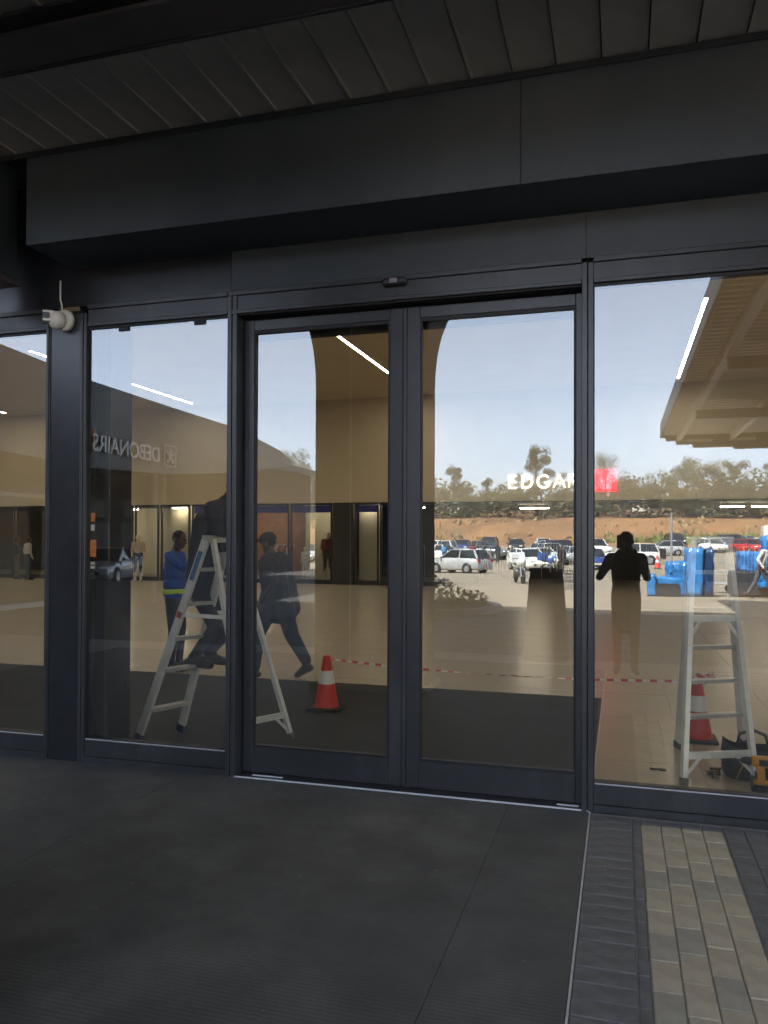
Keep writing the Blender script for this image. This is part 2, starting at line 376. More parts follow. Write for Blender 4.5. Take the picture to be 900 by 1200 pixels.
b = MB(); b.box((-6.1, -2.78, 4.085), (3, -2.53, 4.105)); b.box((-6.1, -2.66, 4.105), (3, -2.645, 4.197)); b.build('beam', STEELP, t)

# security camera
t = thing('security_camera', 'small cream security camera fixed near the top of the dark post', 'camera', (-3.90, -.012, 3.2))
b = MB(); b.lathe((-3.885, -.0105, 3.2), [(0, 0), (.078, 0), (.078, .03), (.066, .045), (0, .046)], 24, (0,-1,0)); b.build('base', WHITE, t)
b = MB(); b.lathe((-3.89, -.05, 3.197), [(.0, 0), (.058, .0), (.066, .03), (.060, .07), (.03, .088), (0, .09)], 24, (-.35,-.9,-.12)); b.build('housing', WHITE, t)
b = MB(); b.bar((-3.92, -.09, 3.213), (-3.985, -.125, 3.213), .085, .075); b.build('lens_hood', WHITE, t)
b = MB(); b.bar((-3.945, -.150, 3.214), (-3.940, -.162, 3.2138), .042, .038); b.build('lens', BLACK, t)
b = MB(); b.tube([(-3.905, -.03, 3.28), (-3.91, -.03, 3.32), (-3.93, -.02, 3.36), (-3.93, -.02, 3.5)], .006); b.build('cable', WHITE, t)

t = thing('motion_sensor', 'small black motion sensor on the header above the sliding doors', 'sensor', (-1.385, 0, 3.26))
b = MB(); b.box((-1.465, -.045, 3.237), (-1.305, -.001, 3.287), .012); b.build('housing', BLACK, t)
b = MB(); b.box((-1.415, -.051, 3.25), (-1.365, -.046, 3.28), .004); b.build('lens', mat('sensor_lens', (.25, .26, .28), .15), t)
b = MB(); b.tube([(-1.385, -.02, 3.288), (-1.385, -.02, 3.305)], .004); b.build('cable', BLACK, t)

# stickers stuck on the inside pane edge
ORANGE = mat('orange_sticker', (.75, .22, .03), .5, var=(60, .3))
t = tag(MB().box((-3.69, .030, 1.735), (-3.655, .0315, 1.80)).build('sticker', ORANGE), 'small orange sticker at the window edge, above the larger orange one', 'sticker', 'stickers on the window edge')
t = tag(MB().box((-3.69, .030, 1.67), (-3.66, .0315, 1.715)).build('sticker', mat('white_sticker', (.75, .75, .74), .5)), 'small white sticker between the two orange stickers on the window', 'sticker', 'stickers on the window edge')
t = tag(MB().box((-3.695, .030, 1.48), (-3.645, .0315, 1.605)).build('sticker', ORANGE), 'larger orange sticker at the window edge beside the camera post', 'sticker', 'stickers on the window edge')
t = thing('sticker', 'white printed notice strips lowest on the window edge under the orange stickers', 'sticker', (-3.67, .05, 1.42), 'stickers on the window edge')
b = MB(); b.box((-3.69, .030, 1.425), (-3.655, .0315, 1.445)); b.build('print_line', mat('white_sticker', (.75, .75, .74), .5), t)
b = MB(); b.box((-3.69, .030, 1.395), (-3.655, .0315, 1.415)); b.build('print_line', mat('white_sticker', (.75, .75, .74), .5), t)

# ================================================================== GROUND OUTSIDE
gm = mat('car_park_ground', (.215, .178, .132), .9, var=(.35, .14), bump=(60, .03))
ys = [.0, -3, -6, -12, -18, -25, -35, -45, -55, -65, -80, -90, -100]
b = MB(); xs = [-420, -120, -60, -30, 0, 30, 60, 120, 420]
vs = [(x, y, hz(y)-.03) for y in ys for x in xs]; nx = len(xs)
b.add(vs, [(j*nx+i, j*nx+i+1, (j+1)*nx+i+1, (j+1)*nx+i) for j in range(len(ys)-1) for i in range(nx-1)])
b.build('car_park', gm, kind='structure')
soil = mat('bare_soil', (.195, .10, .042), .95, var=(.13, .4), bump=(3, .8), dust=(.5, (.35, 1, 1), .5, .7, (.21, .16, .085)))
b = MB(); rnd = random.Random(3)
ys2 = [-100, -104, -108, -112, -114, -116, -118, -120, -122, -126, -132, -140, -160, -200, -260, -340, -420, -900]
xs2 = [-420, -300]+list(range(-200, 201, 6))+[300, 420]
vs = [(x, y, hz(y)-.03+((rnd.random()-.5)*.7 if -135 < y < -102 else 0)) for y in ys2 for x in xs2]; nx = len(xs2)
b.add(vs, [(j*nx+i, j*nx+i+1, (j+1)*nx+i+1, (j+1)*nx+i) for j in range(len(ys2)-1) for i in range(nx-1)], True)
b.build('hillside', soil, kind='structure')
# grass tongue on the foot of the bank
b = MB()
for i in range(900):
    x = rnd.gauss(13, 7); y = -107-rnd.random()*7; z = hz(y); h = .4+rnd.random()*.7; a = rnd.random()*PI
    b.add([(x-math.cos(a)*.4, y-math.sin(a)*.4, z-.2), (x+math.cos(a)*.4, y+math.sin(a)*.4, z-.2), (x+rnd.uniform(-.3,.3), y, z+h)], [(0,1,2)])
b.build('grass', mat('dry_grass', (.16, .17, .05), .8, var=(.5, .3)), kind='stuff')

b = MB()
for i in range(2600):
    x = rnd.uniform(-75, 45); y = -106-rnd.random()**.7*16; z = hz(y); h = .12+rnd.random()*.38; a = rnd.random()*PI; q = .25+rnd.random()*.35
    if math.sin(x*.21)+math.sin(x*.57+y*.4)+rnd.gauss(0,.7) < .2: continue
    b.mi = rnd.choice((0, 0, 0, 0, 1)); b.add([(x-math.cos(a)*q, y-math.sin(a)*q, z-.25), (x+math.cos(a)*q, y+math.sin(a)*q, z-.25), (x+rnd.uniform(-.3,.3), y, z+h)], [(0,1,2)])
b.build('dry_tufts', [mat('straw', (.30,.22,.10), .9, var=(.5,.3)), mat('scrub_green', (.085,.085,.04), .9, var=(.5,.3))], kind='stuff')

pv = MB().box((-30, -6.2, -.08), (30, -.0, -.0085)).build('pavement', mat('jointing_sand', (.27, .26, .24), .9, var=(20, .2)), kind='structure')
PVM = mat('dark_paving_and_shade', (.045, .044, .042), .85, var=(1.3, .25), bump=(50, .08))
b = MB(); b.box((-30, -13.6, -.08), (30, -6.205, -.012)); b.box((-30, -27.9, -.08), (-7.0, -13.605, -.012)); b.box((-62, -35.9, -.6), (-11.5, -27.905, -.012)); b.build('pavement', PVM, kind='structure')  # left areas extend the dark paving colour in place of shade
kb = MB()
for i in range(37): kb.box((-6.9+i, -13.78, -.1), (-6.9+i+.99, -13.61, -.002), .01)
tag(kb.build('kerb', mat('concrete', (.33, .32, .30), .85, var=(5, .12))), 'pale concrete kerb edging the dark paving behind the photographer', 'kerb')
DARKB = mat('charcoal_paver', (.122, .120, .114), .8, var=(9, .3), bump=(160, .25))
TANB = mat('tan_paver', (.40, .345, .245), .85, var=(7, .2), bump=(160, .25))
TANB2 = mat('greyer_tan_paver', (.31, .285, .22), .85, var=(7, .2), bump=(160, .25))
protos = {}
def paver(x0, x1, y0, y1, m):
    sx, sy = round(x1-x0, 3), round(y1-y0, 3); k = (sx, sy, m.name)
    if k not in protos:
        b = MB(); b.box((-sx/2, -sy/2, -.05), (sx/2, sy/2, 0), .004)
        o = b.build('paver', m, None); protos[k] = o
    else: o = protos[k].copy(); COL.objects.link(o)
    o.parent = pv; o.location = ((x0+x1)/2, (y0+y1)/2, random.uniform(-.0025, .0015))
    o.rotation_euler = (random.uniform(-.006, .006), random.uniform(-.006, .006), random.uniform(-.008, .008))
y = -.045
while y > -2.75: paver(-.166, .060, y-.104, y, DARKB); y -= .109
y = -.045
while y > -2.75: paver(.0655, .108, y-.213, y, DARKB); y -= .218
for c in range(4):
    x = .1125+c*.1085; paver(x, x+.104, -.13, -.045, DARKB)
    y = -.135-(0, .13, .05, .17)[c]
    if c: paver(x, x+.104, y+.005, -.135, TANB)
    while y > -2.7:
        paver(x, x+.104, y-.213, y, TANB if random.random() < .72 else TANB2); y -= .218
for c in range(7):
    x = .5495+c*.1085; y = -.045-(0, .11)[c % 2]
    if c % 2: paver(x, x+.104, y+.005, -.045, DARKB)
    while y > -2.2: paver(x, x+.104, y-.213, y, DARKB); y -= .218

# outdoor rubber matting in strips
def ribbed(name, col, scale, direction, strength=.35):
    m = mat(name, col, .8, var=(2.2, .3), dust=(1.1, (1, 1, 1), .5, .3, (col[0]*2.1, col[1]*2.0, col[2]*1.9))); n = m.node_tree.nodes; l = m.node_tree.links
    tc = n.new('ShaderNodeTexCoord'); wv = n.new('ShaderNodeTexWave'); wv.bands_direction = direction
    wv.inputs['Scale'].default_value = scale; wv.inputs['Distortion'].default_value = 2.0; wv.inputs['Detail'].default_value = 2; wv.inputs['Detail Scale'].default_value = 3
    l.new(tc.outputs['Object'], wv.inputs['Vector'])
    bp = n.new('ShaderNodeBump'); bp.inputs['Strength'].default_value = strength; bp.inputs['Distance'].default_value = .006
    l.new(wv.outputs['Fac'], bp.inputs['Height']); l.new(bp.outputs[0], n['Principled BSDF'].inputs['Normal'])
    return m
OM = ribbed('outdoor_matting', (.074, .074, .068), 14, 'Y', .16)
t = thing('door_mat', 'large worn black rubber matting on the paving in front of the sliding doors', 'mat', (-3, -2, 0))
x = -.178; k = 0
while x > -6.2:
    wd = .475 if k == 0 else 2.2
    y0, y1 = -.012, -5.4
    b = MB(); b.box((x-wd+.0015, y1, -.008), (x, y0, .002), .002); b.build('mat_panel', OM, t); x -= wd; k += 1
b = MB(); b.box((-.1765, -5.4, -.008), (-.168, -.045, .003), .001); b.build('edge_strip', ALU_DULL, t)

b = MB(); rg = random.Random(9)
for i in range(110):
    x, y = rg.uniform(-3.5, .9), -rg.random()**1.5*2.6-.06; r = rg.uniform(.002, .0075); a = rg.random()*6
    b.add([(x-r*math.cos(a), y-r*math.sin(a), .0035), (x+r*.6*math.sin(a), y-r*.6*math.cos(a), .0045), (x+r*math.cos(a), y+r*math.sin(a), .0035), (x-r*.5*math.sin(a), y+r*.5*math.cos(a), .006)], [(0,1,2,3)])
b.build('grit', mat('pale_grit', (.30, .26, .19), .9), None, 'stuff', fix=False)

# ================================================================== MALL BUILDING SHELL
t = thing('mall_building', 'tall dark mall building rising above the entrance', 'building', (0, 8, 0))
WALLM = mat('rendered_wall', (.30, .28, .25), .85, var=(1.5, .08))
b = MB(); b.box((-42, .005, 4.47), (40, .45, 12.6)); b.build('front_wall', WALLM, t)
b = MB(); b.box((-42, .005, -.1), (-5.602, .4, 4.2)); b.box((2.402, .005, -.1), (40, .4, 4.2)); b.box((-42, .01, 4.2), (-6.21, .4, 4.47)); b.box((3.11, .01, 4.2), (40, .4, 4.47)); b.build('lower_wall', FASCIA, t)
b = MB(); b.box((-42, .45, 12.0), (40, 40, 12.3)); b.build('roof', WALLM, t)
b = MB(); b.box((-5.6, .101, ZT+.001), (2.4, .4, 4.46)); b.build('lintel', WALLM, t)

b = MB(); b.box((-15, -8.6, 8.6), (12.5, .0, 9.2), .03); b.build('unseen_shade_roof', WALLM, t)  # unseen high roof, added to block skylight and deepen the shade below
b = MB(); b.box((-15.1, -8.9, 8.5), (12.6, -8.61, 9.5), .02); b.build('unseen_shade_edge', FASCIA, t)
for x in (-14.6, 12.1):
    b = MB(); b.box((x-.25, -8.5, -.1), (x+.25, -8.0, 8.59), .02); b.build('unseen_shade_column', WALLM, t)

# ================================================================== INSIDE THE MALL
CEIL, YS = 6.88, 22.9
BEIGE = mat('beige_wall_paint', (.55, .47, .345), .7, var=(.6, .05))
BEIGE_C = mat('beige_ceiling_paint', (.55, .46, .33), .8, var=(.5, .05))
MB().box((-40, .45, CEIL), (14, YS+.3, CEIL+.1)).build('mall_ceiling', BEIGE_C, kind='structure')
b = MB(); b.box((-40, YS, 3.04), (14, YS+.25, CEIL-.001)); b.build('bulkhead_wall', BEIGE, kind='structure')
b = MB(); b.box((-40.3, .41, -.1), (-40.003, YS+8, CEIL+.1)); b.box((14.003, .41, -.1), (14.3, YS+8, CEIL+.1)); b.build('side_wall', BEIGE, kind='structure')
b = MB(); b.box((-40, .402, 4.2), (14, .449, CEIL-.002)); b.build('inner_front_wall', BEIGE, kind='structure')
TILE = mat('polished_floor_tile', (.42, .37, .295), .24, var=(1.2, .05))
fl = MB().box((-40, .16, -.1), (14, YS+8, -.003)).build('mall_floor', TILE, kind='structure')
MB().box((-5.6, .16, -.003), (2.4, .3, -.001)).build('floor_edge', TILE, fl)
tp = None; TS = .9
for i in range(-9, 4):
    for j in range(0, 13):
        x0 = .46+i*TS; y0 = .31+j*TS
        if y0+TS < 3.5 and x0+TS < -.2: continue
        if i >= 2 and j > 7: continue
        if tp is None:
            tp = MB().box((-TS/2+.002, -TS/2+.002, -.002), (TS/2-.002, TS/2-.002, .002), .0008).build('floor_tile', TILE, None); o = tp
        else: o = tp.copy(); COL.objects.link(o)
        o.parent = fl; o.location = (x0+TS/2, y0+TS/2, random.uniform(-.0008, .0004)); o.rotation_euler = (random.uniform(-.0006,.0006), random.uniform(-.0006,.0006), 0)
t = thing('entrance_mat', 'large dark ribbed mat on the floor inside the sliding doors', 'mat', (-3, 1.8, 0))
IM = mat('indoor_matting', (.040, .041, .038), .85, var=(3, .18), bump=(150, .3))
b = MB(); b.box((-9, .31, .003), (-.18, 3.52, .012), .002); b.build('mat_base', IM, t)
b = MB()
for i in range(104): b.box((-8.98, .33+i*.0306, .0125), (-.2, .33+i*.0306+.017, .017))
o = b.build('mat_ribs', IM, t, 'stuff')

# ceiling strip lights
LED = mat('led_strip', (1, .94, .84), .5, emit=6)
for x in (-32.6, -24.04, -15.5, -6.83, 1.74, 10.3):
    for y0 in (2.3, 13.1):
        t = thing('ceiling_light', 'long white strip light in the mall ceiling', 'light', (x, y0+4.3, CEIL), 'strip lights in the mall ceiling')
        b = MB(); b.box((x-.036, y0, CEIL-.103), (x+.036, y0+8.55, CEIL-.1005)); b.build('diffuser', LED, t)
        b = MB(); b.box((x-.05, y0-.01, CEIL-.1), (x+.05, y0+8.56, CEIL-.001)); b.build('housing', WHITE, t)
for o in list(bpy.data.objects):
    if o.name.startswith('ceiling_light') and not o.parent:
        x, y = o.location.x, o.location.y
        nm = {-24.0: 'seen through the far left window', -15.5: 'seen through the window left of the doors', -6.8: 'seen through the left sliding door', 1.7: 'seen through the right window'}.get(round(x, 1))
        if y > 10 and nm: o['label'] = 'long white ceiling strip light, '+nm
        elif y > 10: o['label'] = 'long white strip light deep in the mall at the %s end' % ('left' if x < 0 else 'right')
        else: o['label'] = 'long white ceiling strip light close behind the front wall, in line with x'.replace('in line with x', {-33: 'farthest left', -24: 'second from the left', -16: 'third from the left', -7: 'above the sliding doors', 2: 'above the right window', 10: 'farthest right'}[round(x)])
# sign on the bulkhead
t = thing('shop_sign', 'white lettered shop sign with a red square on the beige bulkhead inside', 'sign', (-2, YS-.05, 3.69))
SIGNW = mat('lit_sign_white', (1, 1, 1), .4, emit=.15); SIGNR = mat('lit_sign_red', (.95, .03, .06), .4, emit=.13)
def letter(strokes, x, wd):
    b = MB(); H_ = .48; q = .062
    for st in strokes:
        st = [(x+u*wd, 3.452+q/2+v*(H_-q)) for u, v in st]
        for (a, c), (d, e) in zip(st[:-1], st[1:]):
            L = math.hypot(d-a, e-c) or 1; ux, uz = (d-a)/L, (e-c)/L; nx_, nz = -uz*q/2, ux*q/2; o = q*.22
            a2, c2, d2, e2 = a-ux*o, c-uz*o, d+ux*o, e+uz*o
            P = [(a2+nx_, c2+nz), (a2-nx_, c2-nz), (d2-nx_, e2-nz), (d2+nx_, e2+nz)]
            b.add([(px_, YS-.06, pz) for px_, pz in P]+[(px_, YS-.004, pz) for px_, pz in P], [(0,1,2,3),(7,6,5,4),(0,4,5,1),(1,5,6,2),(2,6,7,3),(3,7,4,0)])
    b.build('letter', SIGNW, t)
def arc(cx, cy, rx, ry, a0, a1, n=12): return [(cx+rx*math.cos(a0+(a1-a0)*k/n), cy+ry*math.sin(a0+(a1-a0)*k/n)) for k in range(n+1)]
letter([[(1,0),(0,0),(0,1),(1,1)],[(0,.5),(.9,.5)]], -3.72, .25)
letter([[(0,0),(0,1),(.35,1)]+arc(.4,.5,.6,.5,PI/2,-PI/2)+[(.35,0),(0,0)]], -3.27, .34)
letter([arc(.5,.5,.5,.5,PI*.25,PI*1.95,18)+[(1,.44),(.58,.44)]], -2.74, .42)
letter([[(0,0),(.5,1),(1,0)],[(.2,.33),(.8,.33)]], -2.20, .38)
letter([[(0,0),(0,1),(.4,1)]+arc(.45,.74,.5,.26,PI/2,-PI/2)+[(.4,.48),(0,.48)],[(.45,.48),(1,0)]], -1.68, .30)
letter([arc(.5,.75,.48,.25,PI*.2,PI*1.5,10)+arc(.5,.25,.5,.25,PI/2,-PI*.8,10)], -1.26, .30)
MB().box((-.84, YS-.06, 3.31), (-.11, YS-.004, 4.07)).build('red_square', SIGNR, t)

# shop fronts under the bulkhead
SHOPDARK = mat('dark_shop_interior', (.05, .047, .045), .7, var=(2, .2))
PANELB = mat('beige_display_panel', (.46, .42, .31), .7, var=(2, .06))
WOOD = mat('warm_wood_panel', (.30, .13, .055), .55, var=(3, .2))
BLUE = mat('blue_sign_band', (.03, .03, .30), .5)
BLKF = mat('black_shopfront_metal', (.012, .012, .013), .45)
CARPET = mat('shop_floor', (.22, .19, .15), .5)
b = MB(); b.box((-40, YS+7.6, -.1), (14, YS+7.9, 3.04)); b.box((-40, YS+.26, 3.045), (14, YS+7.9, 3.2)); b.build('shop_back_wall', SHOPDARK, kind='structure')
def bay(x0, x1, back, label, depth=1.2, band=None, glass=True):
    t = thing('shop_window', label, 'shop window', ((x0+x1)/2, YS+.05, 0), 'shop windows along the mall')
    b = MB()
    b.box((x0, YS+.02, 0), (x0+.06, YS+.1, 3.035)); b.box((x1-.06, YS+.02, 0), (x1, YS+.1, 3.035))
    b.box((x0+.06, YS+.02, 2.95), (x1-.06, YS+.1, 3.035)); b.build('frame', BLKF, t)
    b = MB(); b.box((x0+.06, YS+.02, 0), (x1-.06, YS+.09, .16)); b.build('plinth', BLKF, t)
    if back: MB().box((x0+.02, YS+depth, 0), (x1-.02, YS+depth+.06, 3.03)).build('back_panel', back, t)
    MB().box((x0+.02, YS+.1, .06), (x1-.02, YS+depth, .14)).build('display_floor', CARPET, t)
    if band: MB().box((x0+.07, YS+.105, 2.68), (x1-.07, YS+.14, 2.94)).build('sign_band', band, t)
    if glass: MB().box((x0+.06, YS+.05, .16), (x1-.06, YS+.06, 2.95)).build('pane', G_CLEAR, t)
    return t
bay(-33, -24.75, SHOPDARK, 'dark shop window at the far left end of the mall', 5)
bay(-24.7, -22.0, WOOD, 'shop window with a warm wooden back wall near two shoppers', 3.5)
bay(-21.9, -18.9, PANELB, 'bright shop window with a pale back panel beside the wooden one', 3)
bay(-18.8, -17.7, SHOPDARK, 'narrow dark shop doorway with a mannequin beside it', 4, glass=False)
bay(-17.6, -16.3, PANELB, 'narrow shop window with a plain greenish beige panel', .7)
bay(-16.2, -12.05, WOOD, 'wide shop window under a blue band behind the workers', 3, BLUE)
bay(-12.0, -10.32, PANELB, 'shop window with a mannequin in a maroon shirt left of the brick column', 1.5, BLUE)
bay(-9.42, -8.5, PANELB, 'plain beige panel window right of the brick column', .5, BLUE)
bay(-8.45, -6.95, SHOPDARK, 'dark shop window with clothes right of the beige panel', 4)
bay(-6.9, -6.15, SHOPDARK, 'narrow dark shop window beside the wide open shop entrance', 2)
# brick column
BRK = mat('dark_brick', (.045, .042, .042), .8, var=(8, .25))
t = thing('brick_column', 'dark brick column between two shop windows in the mall', 'column', (-9.87, YS, 0))
MB().box((-10.26, YS+.012, 0), (-9.48, YS+.5, 3.035)).build('mortar_core', mat('dark_mortar', (.02, .02, .02), .9), t)
bp0 = {}
for r in range(26):
    x = -10.27-(0 if r % 2 == 0 else .13)
    while x < -9.47:
        a, c = max(x, -10.27), min(x+.252, -9.47)
        if c-a > .03:
            k = round(c-a, 3)
            if k not in bp0: o = bp0[k] = MB().box((0, 0, 0), (c-a, .05, .104), .003).build('brick', BRK, None)
            else: o = bp0[k].copy(); COL.objects.link(o)
            o.parent = t; o.location = (a+9.87, -.02-random.random()*.006, .01+r*.1155)
        x += .262
# open shop on the right
t = thing('open_shop', 'wide open dark shop entrance under the lit sign with clothes rails inside', 'shop', (0, YS+4, 0))
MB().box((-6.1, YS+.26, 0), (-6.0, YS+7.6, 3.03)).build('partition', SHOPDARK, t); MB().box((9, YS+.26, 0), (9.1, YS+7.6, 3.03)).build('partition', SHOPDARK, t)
b = MB(); b.box((-.25, YS+1.2, 2.45), (1.35, YS+1.3, 3.0), .01); b.build('hanging_panel', mat('grey_board', (.06, .065, .075), .6), t)
b = MB(); b.box((-6.0, YS+.1, 2.98), (9.0, YS+.2, 3.035)); b.build('frame', BLKF, t)
lamp = mat('shop_lamp', (1, .92, .78), .5, emit=6)
def shop_lamp(x, y, L, lab):
    t = thing('shop_light', lab, 'light', (x, y, 3.0), 'lamps inside the shops')
    MB().box((x-L/2, y, 2.90), (x+L/2, y+.06, 2.93)).build('tube', lamp, t); MB().box((x-L/2-.03, y-.01, 2.931), (x+L/2+.03, y+.07, 3.04)).build('housing', WHITE, t)
shop_lamp(-3.2, YS+3.4, 1.1, 'short strip lamp inside the open shop under the sign lettering')
shop_lamp(3.9, YS+3.4, .8, 'short strip lamp inside the open shop, left of the pair seen past the ladder')
shop_lamp(4.9, YS+3.4, .7, 'short strip lamp inside the open shop, right of the pair seen past the ladder')
shop_lamp(-7.5, YS+2, .5, 'small lamp inside the dark shop right of the beige panel')
shop_lamp(-11.2, YS+.6, .9, 'lamp above the mannequin in the maroon shirt')
shop_lamp(-14.2, YS+1.4, 1.6, 'lamp inside the wide window under the blue band')
shop_lamp(-20.4, YS+1.4, 1.6, 'lamp inside the bright window with the pale panel')
shop_lamp(-23.3, YS+1.6, 1.4, 'lamp inside the window with the wooden back wall')
shop_lamp(-17, YS+.4, .6, 'lamp above the narrow greenish beige panel')
shop_lamp(-9, YS+.3, .5, 'lamp above the plain beige panel right of the brick column')
# clothes rails
def rail(x, y, lab, cols, rz=0):
    t = thing('clothes_rail', lab, 'clothes rail', (x, y, 0), 'clothes rails in the shops')
    b = MB(); b.tube([(x-.6, y, 0), (x-.6, y, 1.45), (x+.6, y, 1.45), (x+.6, y, 0)], .016); b.build('rail', ALU_DULL, t)
    for i in range(9):
        xx = x-.5+i*.125; h = .75+random.random()*.25; wd = .2+random.random()*.06
        b = MB(); b.prism([(y-.06, 1.43), (y+.06, 1.43), (y+wd, 1.3), (y+wd*.95, 1.4-h), (y-wd*.95, 1.4-h), (y-wd, 1.3)], 'x', xx-.03, xx+.03); b.build('garment', mat('garment_%d' % cols[i % len(cols)], [(.35,.04,.04),(.08,.1,.25),(.4,.38,.34),(.03,.03,.04),(.3,.2,.1)][cols[i % len(cols)]], .9), t)
rail(-7.7, YS+1.4, 'clothes rail in the dark window right of the beige panel', [3, 1, 0, 3])
rail(-4.6, YS+2.6, 'clothes rail of mixed garments at the left of the open shop', [1, 3, 2])
rail(-2.4, YS+4.2, 'clothes rail of pale garments in the middle of the open shop', [2, 4, 2, 3])
rail(1.6, YS+3.0, 'clothes rail of dark garments at the right of the open shop', [3, 1, 3, 0])
rail(4.8, YS+4.6, 'clothes rail of red garments far right in the open shop', [0, 2, 0])
rail(-13.2, YS+1.8, 'clothes rail of orange and red garments behind the workers', [0, 4, 0, 2])
# dark inner pillar behind the left window
t = thing('inner_pillar', 'dark clad pillar standing just behind the left window', 'pillar', (-3.72, .3, 0))
MB().box((-3.86, .105, 0), (-3.588, .38, 3.30), .004).build('cladding', FRAME_GLOSS, t)
MB().box((-3.62, .099, 0), (-3.592, .104, 3.29), .001).build('edge_trim', GASKET, t)

# ================================================================== FIGURES
def capsule(b, p0, p1, r0, r1, n=10):
    p0, p1 = Vector(p0), Vector(p1); d = p1-p0; L = d.length
    if L < 1e-5: d = Vector((0,0,1)); L = 1e-4
    ax = d.normalized(); prof = []
    for i in range(4): a = PI/2*(i/3.); prof.append((r0*math.sin(a), -r0*math.cos(a)))
    for i in range(4): a = PI/2*(i/3.); prof.append((r1*math.cos(a), L+r1*math.sin(a)))
    prof[0] = (1e-4, prof[0][1]); prof[-1] = (1e-4, prof[-1][1])
    b.lathe(p0, prof, n, ax)
SKIN = mat('dark_skin', (.085, .045, .028), .5, var=(20, .1))
def hand_prims(wr, d, side, curl=.5, s=1.):
    """palm, four fingers and a thumb leaving the side of the palm"""
    wr, d, side = Vector(wr), Vector(d).normalized(), Vector(side).normalized(); nrm = d.cross(side).normalized()
    out = []; k = wr+d*.09*s
    for t in (-.024, -.008, .008, .024): out.append((wr+d*.015*s+side*t*.7*s, k+side*t*s, .014*s, .013*s, 'skin'))
    for t, L in ((-.027, .062), (-.009, .075), (.009, .080), (.027, .070)):
        a = k+side*t*s; m = a+(d*math.cos(curl)+nrm*math.sin(curl))*L*.55*s; e = m+(d*math.cos(curl*2)+nrm*math.sin(curl*2))*L*.5*s
        out += [(a, m, .0095*s, .0085*s, 'skin'), (m, e, .0085*s, .0072*s, 'skin')]
    a = wr+d*.025*s+side*.028*s; m = a+(d*.6+side*.7+nrm*.2).normalized()*.042*s; e = m+(d*.9+side*.15+nrm*.45).normalized()*.034*s
    out += [(a, m, .013*s, .0105*s, 'skin'), (m, e, .0105*s, .009*s, 'skin')]
    return out
BASE = dict(hipL=(0,.09,.92), hipR=(0,-.09,.92), kneeL=(.02,.10,.50), kneeR=(.02,-.10,.50), ankL=(0,.10,.09), ankR=(0,-.10,.09), toeL=(.16,.12,.035), toeR=(.16,-.12,.035),
            pel=(0,0,.98), waist=(0,0,1.10), chest=(0,0,1.30), neck=(.01,0,1.47), head=(.035,0,1.60),
            shL=(0,.185,1.41), shR=(0,-.185,1.41), elL=(-.03,.235,1.14), elR=(-.03,-.235,1.14), wrL=(.06,.24,.90), wrR=(.06,-.24,.90))
